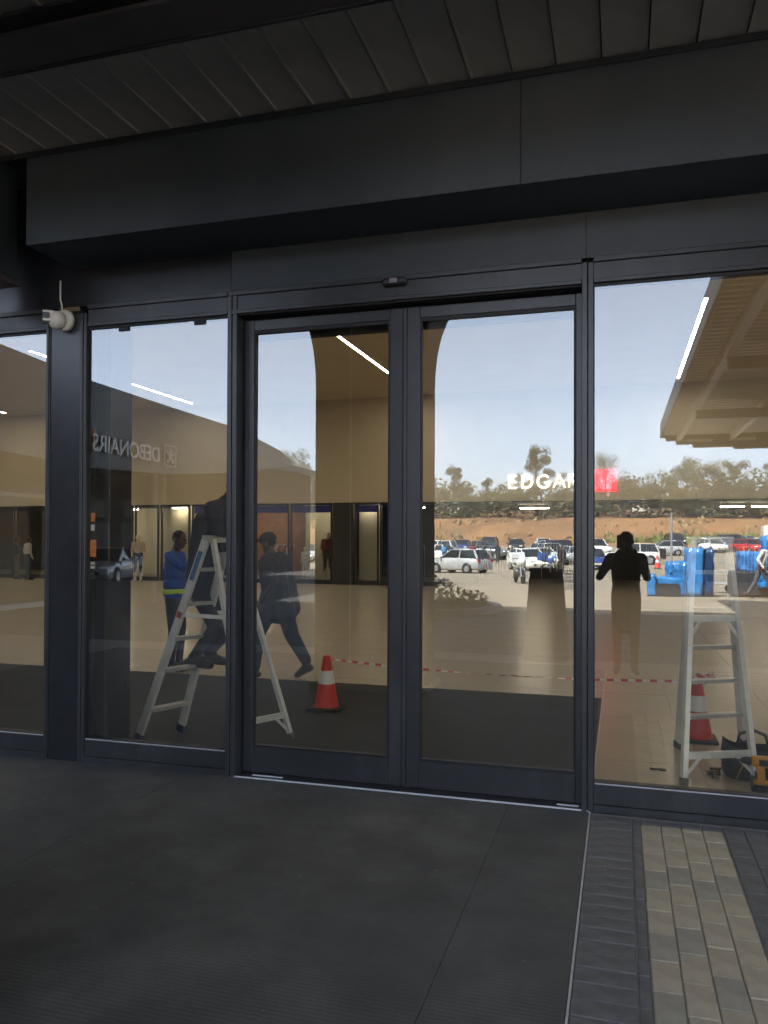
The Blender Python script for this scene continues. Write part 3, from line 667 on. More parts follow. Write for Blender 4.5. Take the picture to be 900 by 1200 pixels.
def person(name, label, cat, loc, face, mats, pose=None, vox=.012, s=1., hat=None, hair=True, coat=0., group=None, curl=.55, extra=(), bald=None, hand_dirs=None):
    """one continuous voxel-merged body; mats maps skin/top/legs/shoe/hair to materials"""
    J = dict(BASE); J.update(pose or {}); J = {k: Vector(v) for k, v in J.items()}
    F = (J['head']-J['neck']).normalized()
    P = []
    hd = J['head']; hf = Vector((1,0,0)) if not pose or 'hf' not in pose else J['hf'].normalized(); hs = Vector((0,0,1)).cross(hf).normalized()
    P += [(hd+F*.045-hf*.012, hd+F*.045-hf*.012, .092, .092, 'skin'), (hd-F*.02+hf*.012, hd-F*.065+hf*.035, .074, .052, 'skin'), (hd+hf*.088+F*.0, hd+hf*.102-F*.028, .010, .016, 'skin'),
          (hd+hf*.08-F*.062, hd+hf*.082-F*.064, .022, .02, 'skin'), (hd+hs*.083-hf*.005+F*.015, hd+hs*.086-hf*.01-F*.02, .014, .012, 'skin'), (hd-hs*.083-hf*.005+F*.015, hd-hs*.086-hf*.01-F*.02, .014, .012, 'skin')]
    P += [(J['neck']-F*.03, hd-F*.03, .058, .054, 'skin')]
    for sg in 'LR':
        P += [(J['hip'+sg], J['knee'+sg], .092, .062, 'legs'), (J['knee'+sg], J['ank'+sg], .060, .045, 'legs')]
        tv = (J['toe'+sg]-J['ank'+sg]); heel = J['ank'+sg]-tv*.28; heel.z = min(heel.z, J['ank'+sg].z)-.035
        P += [(J['ank'+sg], J['ank'+sg]-Vector((0,0,.03)), .046, .045, 'shoe'), (heel, J['toe'+sg], .040, .036, 'shoe'), (J['ank'+sg], J['toe'+sg], .044, .032, 'shoe')]
        P += [(J['sh'+sg], J['el'+sg], .062, .048, 'top'), (J['el'+sg], J['wr'+sg], .047, .036, 'top')]
        d = (J['wr'+sg]-J['el'+sg]).normalized() if not hand_dirs or sg not in hand_dirs else Vector(hand_dirs[sg])
        side = d.cross(Vector((0, 1 if sg == 'L' else -1, .15))); side = side if side.length > .1 else Vector((1,0,0))
        P += hand_prims(J['wr'+sg], d, side if side.x >= 0 else -side, curl)
    for sy in (-1, 1):
        P += [(J['pel']+Vector((0,sy*.075,-.03)), J['waist']+Vector((0,sy*.062,0)), .105, .098, 'legs'), (J['waist']+Vector((0,sy*.062,0)), J['chest']+Vector((0,sy*.075,0)), .105, .112, 'top'),
              (J['chest']+Vector((0,sy*.075,0)), J['sh'+('L' if sy > 0 else 'R')]*.75+J['neck']*.25-Vector((0,0,.035)), .112, .07, 'top')]
    P += [(J['shL'], J['neck']-F*.05, .06, .065, 'top'), (J['shR'], J['neck']-F*.05, .06, .065, 'top')]
    if coat:
        for sg, sy in (('L', 1), ('R', -1)):
            P += [(J['waist']+Vector((0,sy*.06,0)), (J['hip'+sg]*.45+J['knee'+sg]*.55)*coat+J['hip'+sg]*(1-coat), .125, .128, 'top')]
            P += [(J['waist'], J['pel']*.5+(J['kneeL']+J['kneeR'])*.25+Vector((0,0,.12)), .12, .12, 'top')]
    P += [(Vector(a), Vector(c), r0, r1, lab) for a, c, r0, r1, lab in extra]
    b = MB()
    for a, c, r0, r1, lab in P: capsule(b, a, c, r0, r1, 10)
    me = bpy.data.meshes.new('tmp'); me.from_pydata(b.v, [], b.f)
    ob = bpy.data.objects.new('tmp', me); COL.objects.link(ob)
    md = ob.modifiers.new('r', 'REMESH'); md.mode = 'VOXEL'; md.voxel_size = vox
    sm = ob.modifiers.new('s', 'SMOOTH'); sm.factor = .5; sm.iterations = 2
    dg = bpy.context.evaluated_depsgraph_get(); res = bpy.data.meshes.new_from_object(ob.evaluated_get(dg))
    bpy.data.objects.remove(ob); bpy.data.meshes.remove(me)
    labs = ['skin', 'top', 'legs', 'shoe', 'hair']
    for k in labs: res.materials.append(mats.get(k, SKIN))
    n = len(res.polygons); ctr = np.empty(n*3); res.polygons.foreach_get('center', ctr); ctr = ctr.reshape(-1, 3)
    best = np.full(n, 1e9); idx = np.zeros(n, int)
    for a, c, r0, r1, lab in P:
        a_, c_ = np.array(a), np.array(c); d = c_-a_; L2 = max(d@d, 1e-9)
        tt = np.clip(((ctr-a_)@d)/L2, 0, 1); dist = np.linalg.norm(ctr-(a_+tt[:, None]*d), axis=1)-(r0+(r1-r0)*tt)
        dist = dist-(.006 if lab == 'top' else 0)
        mk = dist < best; best[mk] = dist[mk]; idx[mk] = labs.index(lab)
    # short cropped hair on the back and top of the skull
    if hair:
        q = ctr-np.array(hd); hz_ = q@np.array(F); hx = q@np.array(hf)
        mk = (idx == 0) & (np.linalg.norm(q, axis=1) < .17) & (hz_ > .03) & (hx < .055+(hz_-.09)*.4); idx[mk] = 4
        mk = (idx == 0) & (np.linalg.norm(q, axis=1) < .17) & (hz_ > -.02) & (hx < -.035); idx[mk] = 4
    res.polygons.foreach_set('material_index', idx.astype(np.int32)); res.polygons.foreach_set('use_smooth', np.ones(n, bool)); res.update()
    R3 = Matrix.Rotation(face, 4, 'Z')
    res.transform(Matrix.Scale(s, 4)); res.transform(R3)
    t = thing(name, label, cat, loc, group)
    o = bpy.data.objects.new('body', res); COL.objects.link(o); o.parent = t
    def W(p): return Vector(loc)+R3 @ (Vector(p)*s)
    # eyes
    if hair is not None and vox < .02 and cat == 'person':
        for sy in (-1, 1): MB().ball(W(hd+hf*.080+hs*sy*.031+F*.012), .010*s, 8, 6).build('eye', mat('eye', (.02, .015, .012), .2), t)
    if hat:
        e = MB(); c0 = hd+F*.045-hf*.012
        e.lathe(W(c0), [(.105*s, .005*s), (.104*s, .04*s), (.085*s, .085*s), (.04*s, .108*s), (0, .11*s)], 16, R3 @ F)
        e.prism([(0,0)]*0 or [(-.1,-.1),(.1,-.1),(.1,.1)], 'z', -50, -49.99) if False else None
        pk = [W(c0+hf*(.09+.075*math.cos(a))+hs*.08*math.sin(a)+F*(.012-.02*math.cos(a))) for a in np.linspace(-PI/2, PI/2, 9)]
        e.add(pk+[p+Vector((0,0,.008)) for p in pk], [tuple(range(9)), tuple(range(17, 8, -1))]+[(i, i+1, i+10, i+9) for i in range(8)])
        e.build('cap', hat, t)
    return t, W
NAVY = mat('navy_cloth', (.012, .016, .030), .85, bump=(60, .25)); BLACKC = mat('black_cloth', (.010, .011, .014), .9, bump=(50, .25))
ROYAL = mat('royal_blue_overall', (.016, .085, .46), .8, bump=(45, .3)); SHOE = mat('dark_shoe', (.022, .017, .014), .5)
HAIR = mat('black_hair', (.010, .009, .008), .9, bump=(300, .4)); HIVIS = mat('hi_vis_yellow', (.55, .80, .10), .6)
TEE = mat('white_shirt', (.62, .62, .62), .8, bump=(40, .2)); STRIPE = mat('pale_striped_top', (.42, .42, .40), .85, bump=(40, .2)); DENIM = mat('denim', (.03, .045, .09), .85, bump=(60, .2))
GREYC = mat('grey_cloth', (.09, .09, .10), .85); LBLUE = mat('light_blue_cloth', (.10, .30, .55), .8); REDC = mat('maroon_cloth', (.16, .022, .022), .85, bump=(40, .2)); KHAKI = mat('olive_shorts', (.055, .06, .04), .85)
MANN = mat('mannequin_shell', (.58, .46, .36), .4)

# man walking inside towards the left
walk = dict(hipL=(.02,.09,.90), hipR=(-.01,-.09,.90), kneeL=(.20,.10,.52), ankL=(.24,.10,.09), toeL=(.40,.11,.045), kneeR=(-.14,-.10,.50), ankR=(-.34,-.11,.17), toeR=(-.20,-.12,.04),
            pel=(0,0,.96), waist=(.02,0,1.08), chest=(.05,0,1.28), neck=(.08,0,1.44), head=(.12,0,1.555), shL=(.05,.18,1.385), shR=(.05,-.18,1.385), elL=(-.10,.23,1.13), wrL=(.04,.25,.92), elR=(-.02,-.24,1.12), wrR=(.14,-.24,.93))
WX, WY = -3.83, 3.62
wk, W = person('person', 'man in a dark suit and cap walking left on the mat edge inside the doors', 'person', (WX, WY, .0), PI*.97, dict(top=NAVY, legs=BLACKC, shoe=SHOE, hair=HAIR), walk, .009, 1.0, BLACKC, coat=.75,
               extra=[((-.08,-.2,.80), (-.06,-.2,1.0), .11, .09, 'top'), ((-.03,-.08,1.02),(.03,-.09,1.32), .17, .16, 'top'), ((-.03,.08,1.02),(.03,.09,1.32), .17, .16, 'top'), ((-.03,.0,.82),(.0,0,1.05), .19, .19, 'top'), ((.02,.09,.90),(.20,.10,.52), .115, .088, 'legs'), ((.20,.10,.52),(.24,.10,.14), .088, .068, 'legs'), ((-.01,-.09,.90),(-.14,-.10,.50), .115, .088, 'legs'), ((-.14,-.10,.50),(-.32,-.11,.22), .088, .066, 'legs')])
b = MB(); b.tube([W((.18,.085,1.40)), W((.19,.03,1.30)), W((.17,-.04,1.18)), W((.14,-.07,1.06))], .016, 8); b.build('blue_chest_strip', LBLUE, wk)  # light blue strip across the chest
# worker in blue standing behind the ladder
reach = dict(elR=(.20,-.24,1.27), wrR=(.42,-.20,1.36), elL=(.02,.26,1.13), wrL=(.16,.22,.96), kneeL=(.05,.10,.5), ankL=(.02,.10,.09), head=(.05,0,1.60))
bw, W = person('person', 'worker in royal blue overalls with a yellow reflective waistband reaching towards the ladder', 'person', (-5.31, 3.83, .0), .15, dict(top=ROYAL, legs=NAVY, shoe=SHOE, hair=HAIR), reach, .009, 1.0,
               extra=[((0,-.07,.96),(0,.07,.96), .118, .118, 'top'), ((0,-.07,1.06),(0,.07,1.06), .122, .122, 'top'), ((0,-.06,1.2),(0,.06,1.2), .135, .135, 'top')])
b = MB(); b.lathe(W((0,0,.945)), [(.2,0),(.208,.015),(.208,.045),(.2,.06)], 24); o = b.build('reflective_band', HIVIS, bw)
for v in o.data.vertices: v.co.x *= .66 if True else 1
# worker on the left ladder, back bent under the header
LX, LY = -3.37, 1.03
climb = dict(hipL=(.05,.09,.66), hipR=(.03,-.09,.66), kneeL=(.27,.10,.38), kneeR=(.20,-.10,.36), ankL=(.02,.10,.10), ankR=(.0,-.10,.10), toeL=(.17,.11,.05), toeR=(.15,-.11,.05),
             pel=(.04,0,.72), waist=(.06,0,.88), chest=(.13,0,1.16), neck=(.24,0,1.37), head=(.31,0,1.45), shL=(.20,.20,1.30), shR=(.20,-.20,1.30), elL=(.32,.22,1.05), wrL=(.38,.10,1.16), elR=(.30,-.20,1.0), wrR=(.36,-.10,1.06))
lw, W = person('person', 'worker in dark navy standing on the left ladder with head hidden behind the mullion', 'person', (LX, LY, .535), .04, dict(top=NAVY, legs=NAVY, shoe=SHOE, hair=HAIR), climb, .009, 1.02,
               extra=[((.04,-.07,.74),(.12,-.08,1.18), .12, .13, 'top'), ((.04,.07,.74),(.12,.08,1.18), .12, .13, 'top'), ((.12,0,1.15),(.24,0,1.3), .14, .12, 'top')])
# the photographer, seen reflected
shoot = dict(elR=(.10,-.24,1.17), wrR=(.29,-.08,1.50), elL=(.06,.31,1.17), wrL=(.30,.07,1.49), head=(.04,0,1.60))
ph, W = person('person', 'photographer in dark clothes holding a phone, reflected in the right window', 'person', (.07, -5.27, 0), PI/2, dict(top=mat('brown_jacket', (.040, .033, .028), .85, bump=(50, .3)), legs=mat('brown_skirt', (.07, .055, .04), .9), shoe=SHOE, hair=HAIR), shoot, .009, 1.0, coat=0,
               extra=[((0,-.04,.6),(0,-.04,1.0), .13, .12, 'legs'), ((0,.04,.6),(0,.04,1.0), .13, .12, 'legs')])
tph = thing('phone', 'dark phone held up by the photographer', 'phone', (.0, -4.90, 1.56))
b = MB(); b.box((-.038, -4.908, 1.525), (.038, -4.899, 1.685), .003); b.build('phone_body', BLACK, tph)
b = MB(); b.box((-.034, -4.9115, 1.53), (.034, -4.9085, 1.68)); b.build('screen', mat('phone_screen', (.3, .33, .36), .2, emit=.15), tph)
# shoppers far left
person('person', 'shopper in a pale striped top standing by the bright shop window', 'person', (-22.75, 21.5, 0), 1.2, dict(top=STRIPE, legs=DENIM, shoe=SHOE, hair=HAIR), None, .02)
person('person', 'shopper in dark blue standing by the wooden shop window', 'person', (-23.75, 22.0, 0), .4, dict(top=DENIM, legs=GREYC, shoe=SHOE, hair=HAIR), dict(elL=(.1,.25,1.15), wrL=(.28,.15,1.1)), .02)
# mannequins
def mannequin(x, y, z, face, top, legs, label, s=1.06, shorts=True):
    person('mannequin', label, 'mannequin', (x, y, z), face, dict(skin=MANN, top=top, legs=legs, shoe=mat('pale_trainer', (.6, .58, .55), .6), hair=MANN), dict(elL=(-.02,.24,1.14), wrL=(.02,.25,.9)), .02, s, hair=None,
           extra=[((0,.09,.30),(0,.10,.46), .066, .068, 'skin'), ((0,-.09,.30),(0,-.10,.46), .066, .068, 'skin'), ((0,.1,.1),(0,.1,.3), .052, .066, 'skin'), ((0,-.1,.1),(0,-.1,.3), .052, .066, 'skin'),
                  ((-.03,.235,1.14),(.06,.24,.92), .05, .042, 'skin'), ((-.03,-.235,1.14),(.06,-.24,.92), .05, .042, 'skin')], group='mannequins in the shop windows')
mannequin(-10.75, YS+.75, .14, -PI/2+.2, REDC, KHAKI, 'mannequin in a maroon shirt and dark shorts in the window left of the brick column')
mannequin(-11.75, YS+.9, .14, -PI/2-.2, TEE, TEE, 'small pale mannequin left of the maroon one', .72)
mannequin(-18.35, YS-.4, 0, -PI/2+.4, mat('sand_cloth', (.42, .33, .22), .85), BLACKC, 'mannequin in a sand coloured jacket by the narrow shop doorway')
mannequin(-7.9, YS+1.0, .14, -PI/2, DENIM, BLACKC, 'mannequin in dark blue in the dark window right of the beige panel')

# ================================================================== LADDERS, CONES, TAPE, TOOLS
def rail_pts(a, b_, t): return Vector(a).lerp(Vector(b_), t)
def stepladder(label, loc, feetF, topF, feetB, topB, treads, rungs, tip=True, broad_front=True, spreader=.62):
    """feetF/topF: two rails of the tread frame; feetB/topB: two rails of the support frame"""
    t = thing('stepladder', label, 'ladder', loc, 'aluminium stepladders')
    for a, c in zip(feetF, topF):
        b = MB(); out = (Vector(topF[1])-Vector(topF[0])).normalized()
        b.bar(a, c, .072, .025, out); b.build('rail', ALU, t)
        f = MB(); d = (Vector(c)-Vector(a)).normalized(); f.bar(Vector(a), Vector(a)+d*.06, .08, .034, out); f.build('foot', mat('blue_rubber_foot', (.03, .06, .14), .6), t)
    for a, c in zip(feetB, topB):
        b = MB(); out = (Vector(topB[1])-Vector(topB[0])).normalized()
        b.bar(a, c, .036, .036, out); b.build('support_rail', ALU, t)
        f = MB(); d = (Vector(c)-Vector(a)).normalized(); f.bar(Vector(a), Vector(a)+d*.05, .045, .045, out); f.build('foot', mat('grey_rubber_foot', (.12, .12, .13), .6), t)
    for k in treads:
        p, q = rail_pts(feetF[0], topF[0], k), rail_pts(feetF[1], topF[1], k)
        b = MB(); b.bar(p, q, .085, .028); b.build('tread', ALU_DULL, t)
    for k in rungs:
        p, q = rail_pts(feetB[0], topB[0], k), rail_pts(feetB[1], topB[1], k)
        b = MB(); b.bar(p, q, .022, .046); b.build('cross_bar', ALU, t)
        d = (q-p); L = d.length
        for e0, e1 in ((p, p+d*.26), (q, q-d*.26)):
            lo = rail_pts(feetB[0], topB[0], k-.085) if e0 is p else rail_pts(feetB[1], topB[1], k-.085)
            b = MB(); b.bar(lo, e1, .008, .022); b.build('brace', ALU, t)
    for i in (0, 1):
        p, q = rail_pts(feetF[i], topF[i], spreader), rail_pts(feetB[i], topB[i], spreader)
        b = MB(); b.bar(p, q, .01, .030); b.build('spreader', ALU, t)
    tc = MB(); P4 = [Vector(v) for v in (topF[0], topF[1], topB[1], topB[0])]; c = sum(P4, Vector())/4
    P4 = [c+(p-c)*1.35 for p in P4]; tc.add([p-Vector((0,0,.02)) for p in P4]+[p+Vector((0,0,.012)) for p in P4], [(3,2,1,0),(4,5,6,7),(0,1,5,4),(1,2,6,5),(2,3,7,6),(3,0,4,7)]); tc.build('top_cap', ALU_DULL, t)
    return t
Z0 = .018
lad = stepladder('aluminium stepladder on the entrance mat with a worker standing on it', (-3.1, .78, 0),
    [(-3.655,.58,Z0), (-3.50,.96,Z0)], [(-3.12,.70,1.63), (-3.05,.92,1.63)], [(-2.72,.62,Z0), (-2.52,1.0,Z0)], [(-3.06,.69,1.61), (-2.99,.91,1.61)], (.15, .345, .50, .67, .84), (.12,))
b = MB(); d = (Vector((-3.12,.70,1.63))-Vector((-3.655,.58,Z0))).normalized(); p = Vector((-3.655,.58,Z0)).lerp(Vector((-3.12,.70,1.63)), .86)
b.bar(p-d*.12+Vector((-.003,-.016,0)), p+d*.12+Vector((-.003,-.016,0)), .045, .004, (.29,.95,0)); b.build('label_plate', mat('blue_label', (.05, .16, .42), .5, var=(70, .5)), lad)
b = MB(); p = Vector((-3.655,.58,Z0)).lerp(Vector((-3.12,.70,1.63)), .62); b.bar(p-d*.025+Vector((-.003,-.016,0)), p+d*.025+Vector((-.003,-.016,0)), .05, .004, (.29,.95,0)); b.build('warning_label', mat('red_label', (.5, .08, .06), .5, var=(90, .5)), lad)
stepladder('empty aluminium stepladder standing on the pale tiles behind the right window', (.68, 1.2, 0),
    [(.43,1.70,0), (.93,1.98,0)], [(.50,1.20,1.63), (.745,1.33,1.63)], [(.40,.70,0), (.865,.90,0)], [(.49,1.10,1.62), (.735,1.23,1.62)], (.16, .335, .50, .68, .85), (.115, .665))

CONER = mat('cone_orange_red', (.62, .035, .022), .45, var=(7, .08)); CONEW = mat('cone_reflective_white', (.75, .76, .78), .35)
def cone(x, y, z, label, s=1., group='traffic cones'):
    t = thing('traffic_cone', label, 'traffic cone', (x, y, z), group)
    b = MB(); b.box((x-.15*s, y-.15*s, z), (x+.15*s, y+.15*s, z+.028*s), .012*s)
    b.build('base', RUBBER, t)
    b = MB(); b.lathe((x, y, z+.028*s), [(.118*s,0), (.112*s,.012*s), (.036*s,.455*s), (.033*s,.475*s), (.02*s,.48*s), (.019*s,.46*s)], 24); b.build('cone_shell', CONER, t)
    b = MB(); b.lathe((x, y, z+.028*s), [(.0785*s+.002, .215*s), (.0575*s+.002, .338*s)], 24); b.build('reflective_collar', CONEW, t)
    return t
cone(-2.66, 2.16, .017, 'red and white traffic cone standing on the dark entrance mat')
cone(.60, 2.02, 0, 'red and white traffic cone with tape round its tip, behind the right ladder')
cone(2.54, -54.3, hz(-54), 'small orange traffic cone far out in the car park, reflected', 1.75)
TAPR = mat('tape_red', (.6, .05, .05), .5); TAPW = mat('tape_white', (.72, .70, .68), .5)
t = thing('barrier_tape', 'red and white striped barrier tape stretched between the two traffic cones', 'tape', (-1, 2.1, .4))
p0, p1 = Vector((-2.64, 2.18, .485)), Vector((.58, 2.05, .47)); N = 56
for col, par, nm in ((TAPR, 0, 'red_stripes'), (TAPW, 1, 'white_stripes')):
    b = MB()
    for i in range(N):
        if i % 2 != par: continue
        q = []
        for k in (i/N, (i+1)/N):
            c = p0.lerp(p1, k)-Vector((0,0,.05*4*k*(1-k))); tw = .9*math.sin(k*9)+.4; q.append((c, Vector((0, math.cos(tw), math.sin(tw)))*.011))
        b.add([q[0][0]-q[0][1], q[1][0]-q[1][1], q[1][0]+q[1][1], q[0][0]+q[0][1]], [(0,1,2,3)])
    b.build(nm, col, t, 'stuff', fix=False)
b = MB(); rr = random.Random(5)
for i in range(26):
    a = i*.75; r = .052+.02*rr.random(); b.mi = i % 2
    pA = [Vector((.60+math.cos(a+k*.4)*r*(1+.3*(i > 16)), 2.02+math.sin(a+k*.4)*r, .455+i*.0028+.02*math.sin(a*2+k))) for k in range(3)]
    for k in range(2): b.add([pA[k]-Vector((0,0,.016)), pA[k+1]-Vector((0,0,.016)), pA[k+1]+Vector((.004,0,.016)), pA[k]+Vector((.004,0,.016))], [(0,1,2,3)])
b.v = [(x+(.05 if z > .5 else 0), y, z) for x, y, z in b.v]
b.build('wound_tape', [TAPR, TAPW], t, fix=False)

# tool bag, drill, pliers, pouch
CANV = mat('black_canvas', (.018, .018, .018), .85, bump=(120, .3)); DYEL = mat('tool_yellow', (.55, .25, .015), .45, var=(12, .1))
t = thing('tool_bag', 'open black canvas tool bag behind the foot of the right ladder', 'bag', (.86, 1.06, 0))
b = MB()
ringz = [(0, .165, .105), (.03, .185, .12), (.16, .19, .125), (.23, .18, .10)]
vs = []; n = 20
for z, rx, ry in ringz:
    for k in range(n):
        a = 2*PI*k/n; c, s_ = math.cos(a), math.sin(a); vs.append((.86+rx*math.copysign(abs(c)**.5, c), 1.06+ry*math.copysign(abs(s_)**.5, s_), z+(.03*math.cos(a*2) if z > .2 else 0)))
b.add(vs, [(i*n+k, i*n+(k+1) % n, (i+1)*n+(k+1) % n, (i+1)*n+k) for i in range(3) for k in range(n)]+[tuple(range(n))[::-1]], True); b.build('bag_body', CANV, t)
b = MB(); b.box((.80, .945, .10), (.98, .951, .155), .002); b.build('orange_trim', DYEL, t)
b = MB(); b.tube([(.76,1.0,.22), (.78,1.0,.30), (.86,1.01,.33), (.94,1.0,.30), (.96,1.0,.22)], .012, 8); b.build('handle', CANV, t)
b = MB(); b.tube([(.80,.94,.12), (.77,.93,.06), (.75,.925,.015)], .004, 6); b.build('orange_cord', DYEL, t)
t = thing('cordless_drill', 'yellow and black cordless drill standing upright at the right window edge', 'drill', (.93, .70, 0))
b = MB(); b.box((.865, .665, 0), (.985, .745, .05), .008); b.build('battery', BLACK, t)
b = MB(); b.box((.88, .67, .051), (.97, .74, .07), .006); b.bar((.925,.705,.07), (.915,.705,.165), .05, .045, (1,0,0)); b.build('grip', DYEL, t)
b = MB(); b.lathe((.99, .705, .195), [(.001,0),(.034,.0),(.038,.03),(.038,.10),(.030,.125),(.001,.126)], 16, (-1,0,0)); b.build('motor_housing', DYEL, t)
b = MB(); b.lathe((.863, .705, .195), [(.026,0),(.026,.03),(.016,.06),(.006,.065),(.006,.11),(.001,.11)], 14, (-1,0,0)); b.build('chuck', BLACK, t)
b = MB(); b.box((.905,.668,.175), (.965,.6645,.215), .001); b.box((.886,.675,.10),(.897,.735,.13), .003); b.build('grip_insert', BLACK, t)
t.location.x -= .055
t = thing('small_clamp', 'small dark tool lying on the tiles left of the tool bag', 'tool', (.62, 1.0, 0))
b = MB(); b.bar((.575,.99,.02), (.655,1.01,.02), .028, .03); b.bar((.59,.985,.05), (.64,1.0,.05), .02, .02); b.build('tool_body', mat('dark_brass', (.10,.07,.03), .5), t)
b = MB(); b.tube([(.615,.98,.03), (.62,.95,.01), (.60,.93,.008)], .008, 6); b.tube([(.645,1.0,.04),(.66,.99,.06)], .008, 6); b.build('lever', BLACK, t)
t = thing('pliers', 'small black pliers lying on the tiles behind the right window', 'pliers', (.25, 1.01, 0))
b = MB(); b.bar((.20,1.02,.01), (.245,1.01,.01), .014, .012); b.build('jaws', BLACK, t)
for dy in (-.014, .014):
    b = MB(); b.tube([(.245,1.01,.012), (.27,1.005+dy,.012), (.305,1.0+dy*.7,.012)], .006, 6); b.build('handle', RUBBER, t)

# ================================================================== BEHIND THE PHOTOGRAPHER (SEEN IN THE GLASS)
# flared pillar at the canopy edge
DARKR = mat('dark_render', (.055, .052, .05), .8, var=(2, .12))
t = thing('flared_pillar', 'dark pillar with a flared head under the canopy edge, reflected in the doors', 'pillar', (-2.6, -3.3, 0))
prof = [(0, .585), (3.30, .585), (3.5, .593), (3.7, .615), (3.9, .66), (4.05, .72), (4.20, .81)]
b = MB(); x0 = -2.60
poly = [(x0-w_, z) for z, w_ in prof]+[(x0+w_, z) for z, w_ in prof[::-1]]
b.prism(poly, 'y', -3.6, -3.0); b.build('shaft', DARKR, t)
PALE = mat('pale_edge_trim', (.50, .45, .34), .5)
b = MB()
for side in (-1, 1):
    pts = [(x0+side*w_, -2.992, z+.002) for z, w_ in prof]
    for p, q in zip(pts[:-1], pts[1:]): b.bar(p, q, .014, .024, (1,0,0))
b.build('corner_trim', STEELP, t)
b = MB(); b.box((x0-.20, -2.999, .3), (x0-.186, -2.99, 4.1)); b.build('panel_joint', PALE, t)
MB().box((-3.25, -3.66, -.02), (-1.95, -2.94, .06), .01).build('base_plinth', mat('concrete', (.33,.32,.30), .85), t)

# covered walkway on the right, corrugated soffit
SHEET = mat('white_corrugated_sheet', (.78, .76, .69), .5, var=(1.5, .06))
t = thing('walkway_canopy', 'long covered walkway with a corrugated soffit, reflected in the right window', 'canopy', (4, -10, 4.3))
ZC = 4.3
b = MB(); n = 5; prof = []
for k in range(n): y = k*.20; prof += [(y, 0), (y+.10, 0), (y+.115, -.06), (y+.185, -.06)]
prof.append((1.0, 0)); X0, X1 = 1.02, 8.0
vs = [(X0, -3.32-y, ZC+.06+z) for y, z in prof]+[(X1, -3.32-y, ZC+.06+z) for y, z in prof]; m_ = len(prof)
b.add(vs, [(i, i+1, m_+i+1, m_+i) for i in range(m_-1)])
sh = b.build('corrugated_sheet', SHEET, t)
for i in range(1, 13):
    o = sh.copy(); COL.objects.link(o); o.location.y = -i*1.003
b = MB(); b.box((.98, -16.3, ZC-.06), (1.018, -3.32, ZC+.30), .005); b.build('edge_fascia', FASCIA, t)
for x in (1.42, 2.65, 4.4, 6.4):
    b = MB(); b.box((x-.055, -16.2, ZC-.16), (x+.055, -3.35, ZC), .004); b.build('rafter', SHEET, t)
for y in (-3.5, -6.86, -11.46):
    b = MB(); b.box((1.40, y-.10, ZC-.34), (8, y+.10, ZC-.162), .004); b.build('cross_beam', mat('pale_steel', (.42, .41, .38), .5, var=(3,.1)), t)
b = MB(); b.prism([(1.0,ZC+.25),(1.0,ZC-.04),(1.12,ZC-.04),(1.14,ZC-.12),(1.36,ZC-.12),(1.38,ZC-.22),(1.75,ZC-.22),(1.78,ZC-.31),(2.7,ZC-.31),(2.75,ZC-.37),(8,ZC-.37),(8,ZC+.25)], 'y', -16.6, -16.32); b.build('end_fascia', FASCIA, t)
for x in (1.62, 2.6, 3.6):
    b = MB(); b.box((x, -16.318, ZC-.19), (x+.6, -16.30, ZC-.12)); b.build('skylight_stand_in', WHITE, t)  # white plates stand in for lit skylight strips
b = MB(); b.box((3.85, -16.8, ZC-.75), (6, -16.64, ZC-.1), .01); b.build('hanging_board', FASCIA, t)
for x, y in ((8.2, -3.6), (8.2, -7.6), (8.2, -11.6), (8.2, -16.2)):
    b = MB(); b.box((x-.15, y-.15, 0), (x+.15, y+.15, ZC+.05), .01); b.build('column', STEELP, t)
b = MB(); b.box((1.02, -16.3, ZC+.10), (8.4, -3.32, ZC+.26)); b.build('roof_deck', STEELP, t)

# shop wing on the left with a curved, tapering roof
t = thing('shop_wing', 'low shop wing with a curved roof edge and deep fascia, reflected at the left', 'building', (-14, -10, 0))
edge = [(-10.1,-.6,3.15), (-10.3,-6.3,3.15), (-10.78,-9.4,3.15), (-10.93,-12.8,3.3), (-11.03,-16,3.6), (-11.4,-18.7,3.95), (-12.1,-22.2,4.4), (-13.1,-25.5,4.82), (-14.6,-27.0,4.9), (-18,-27.6,4.9), (-26,-27.8,4.9)]
for i, (p, q) in enumerate(zip(edge[:-1], edge[1:])):
    d = Vector((q[0]-p[0], q[1]-p[1], 0)).normalized(); nn = Vector((d.y, -d.x, 0))*.12; g = d*.003
    A, B = Vector((p[0],p[1],0))+g, Vector((q[0],q[1],0))-g
    if nn.x > 0: nn = -nn
    vs = [A+Vector((0,0,p[2])), B+Vector((0,0,q[2])), B+Vector((0,0,5.0)), A+Vector((0,0,5.0))]; vs += [v+nn for v in vs]
    b = MB(); b.add(vs, [(0,1,2,3),(7,6,5,4),(0,4,5,1),(1,5,6,2),(2,6,7,3),(3,7,4,0)]); b.build('fascia_panel', FASCIA, t)
b = MB(); n = len(edge); vs = [(x-.13, y, z+.02) for x, y, z in edge]+[(-26, y, z+.02) for x, y, z in edge]
b.add(vs, [(i, i+1, n+i+1, n+i) for i in range(n-1)]); vs = [(x-.13, y, 4.99) for x, y, z in edge]+[(-26, y, 4.99) for x, y, z in edge]; b.add(vs, [(i, n+i, n+i+1, i+1) for i in range(n-1)]); b.build('roof_and_soffit', DARKR, t)
b = MB(); b.box((-13.5, -12.6, 0), (-13.2, -12.2, 3.1)); b.box((-26, -12.6, 0), (-13.51, -12.35, 3.1)); b.box((-13.45,-.6,0),(-13.2,-.3,3.1)); b.box((-13.45, -12.19, 2.7), (-13.2, -.61, 3.1)); b.build('shop_wall', DARKR, t)
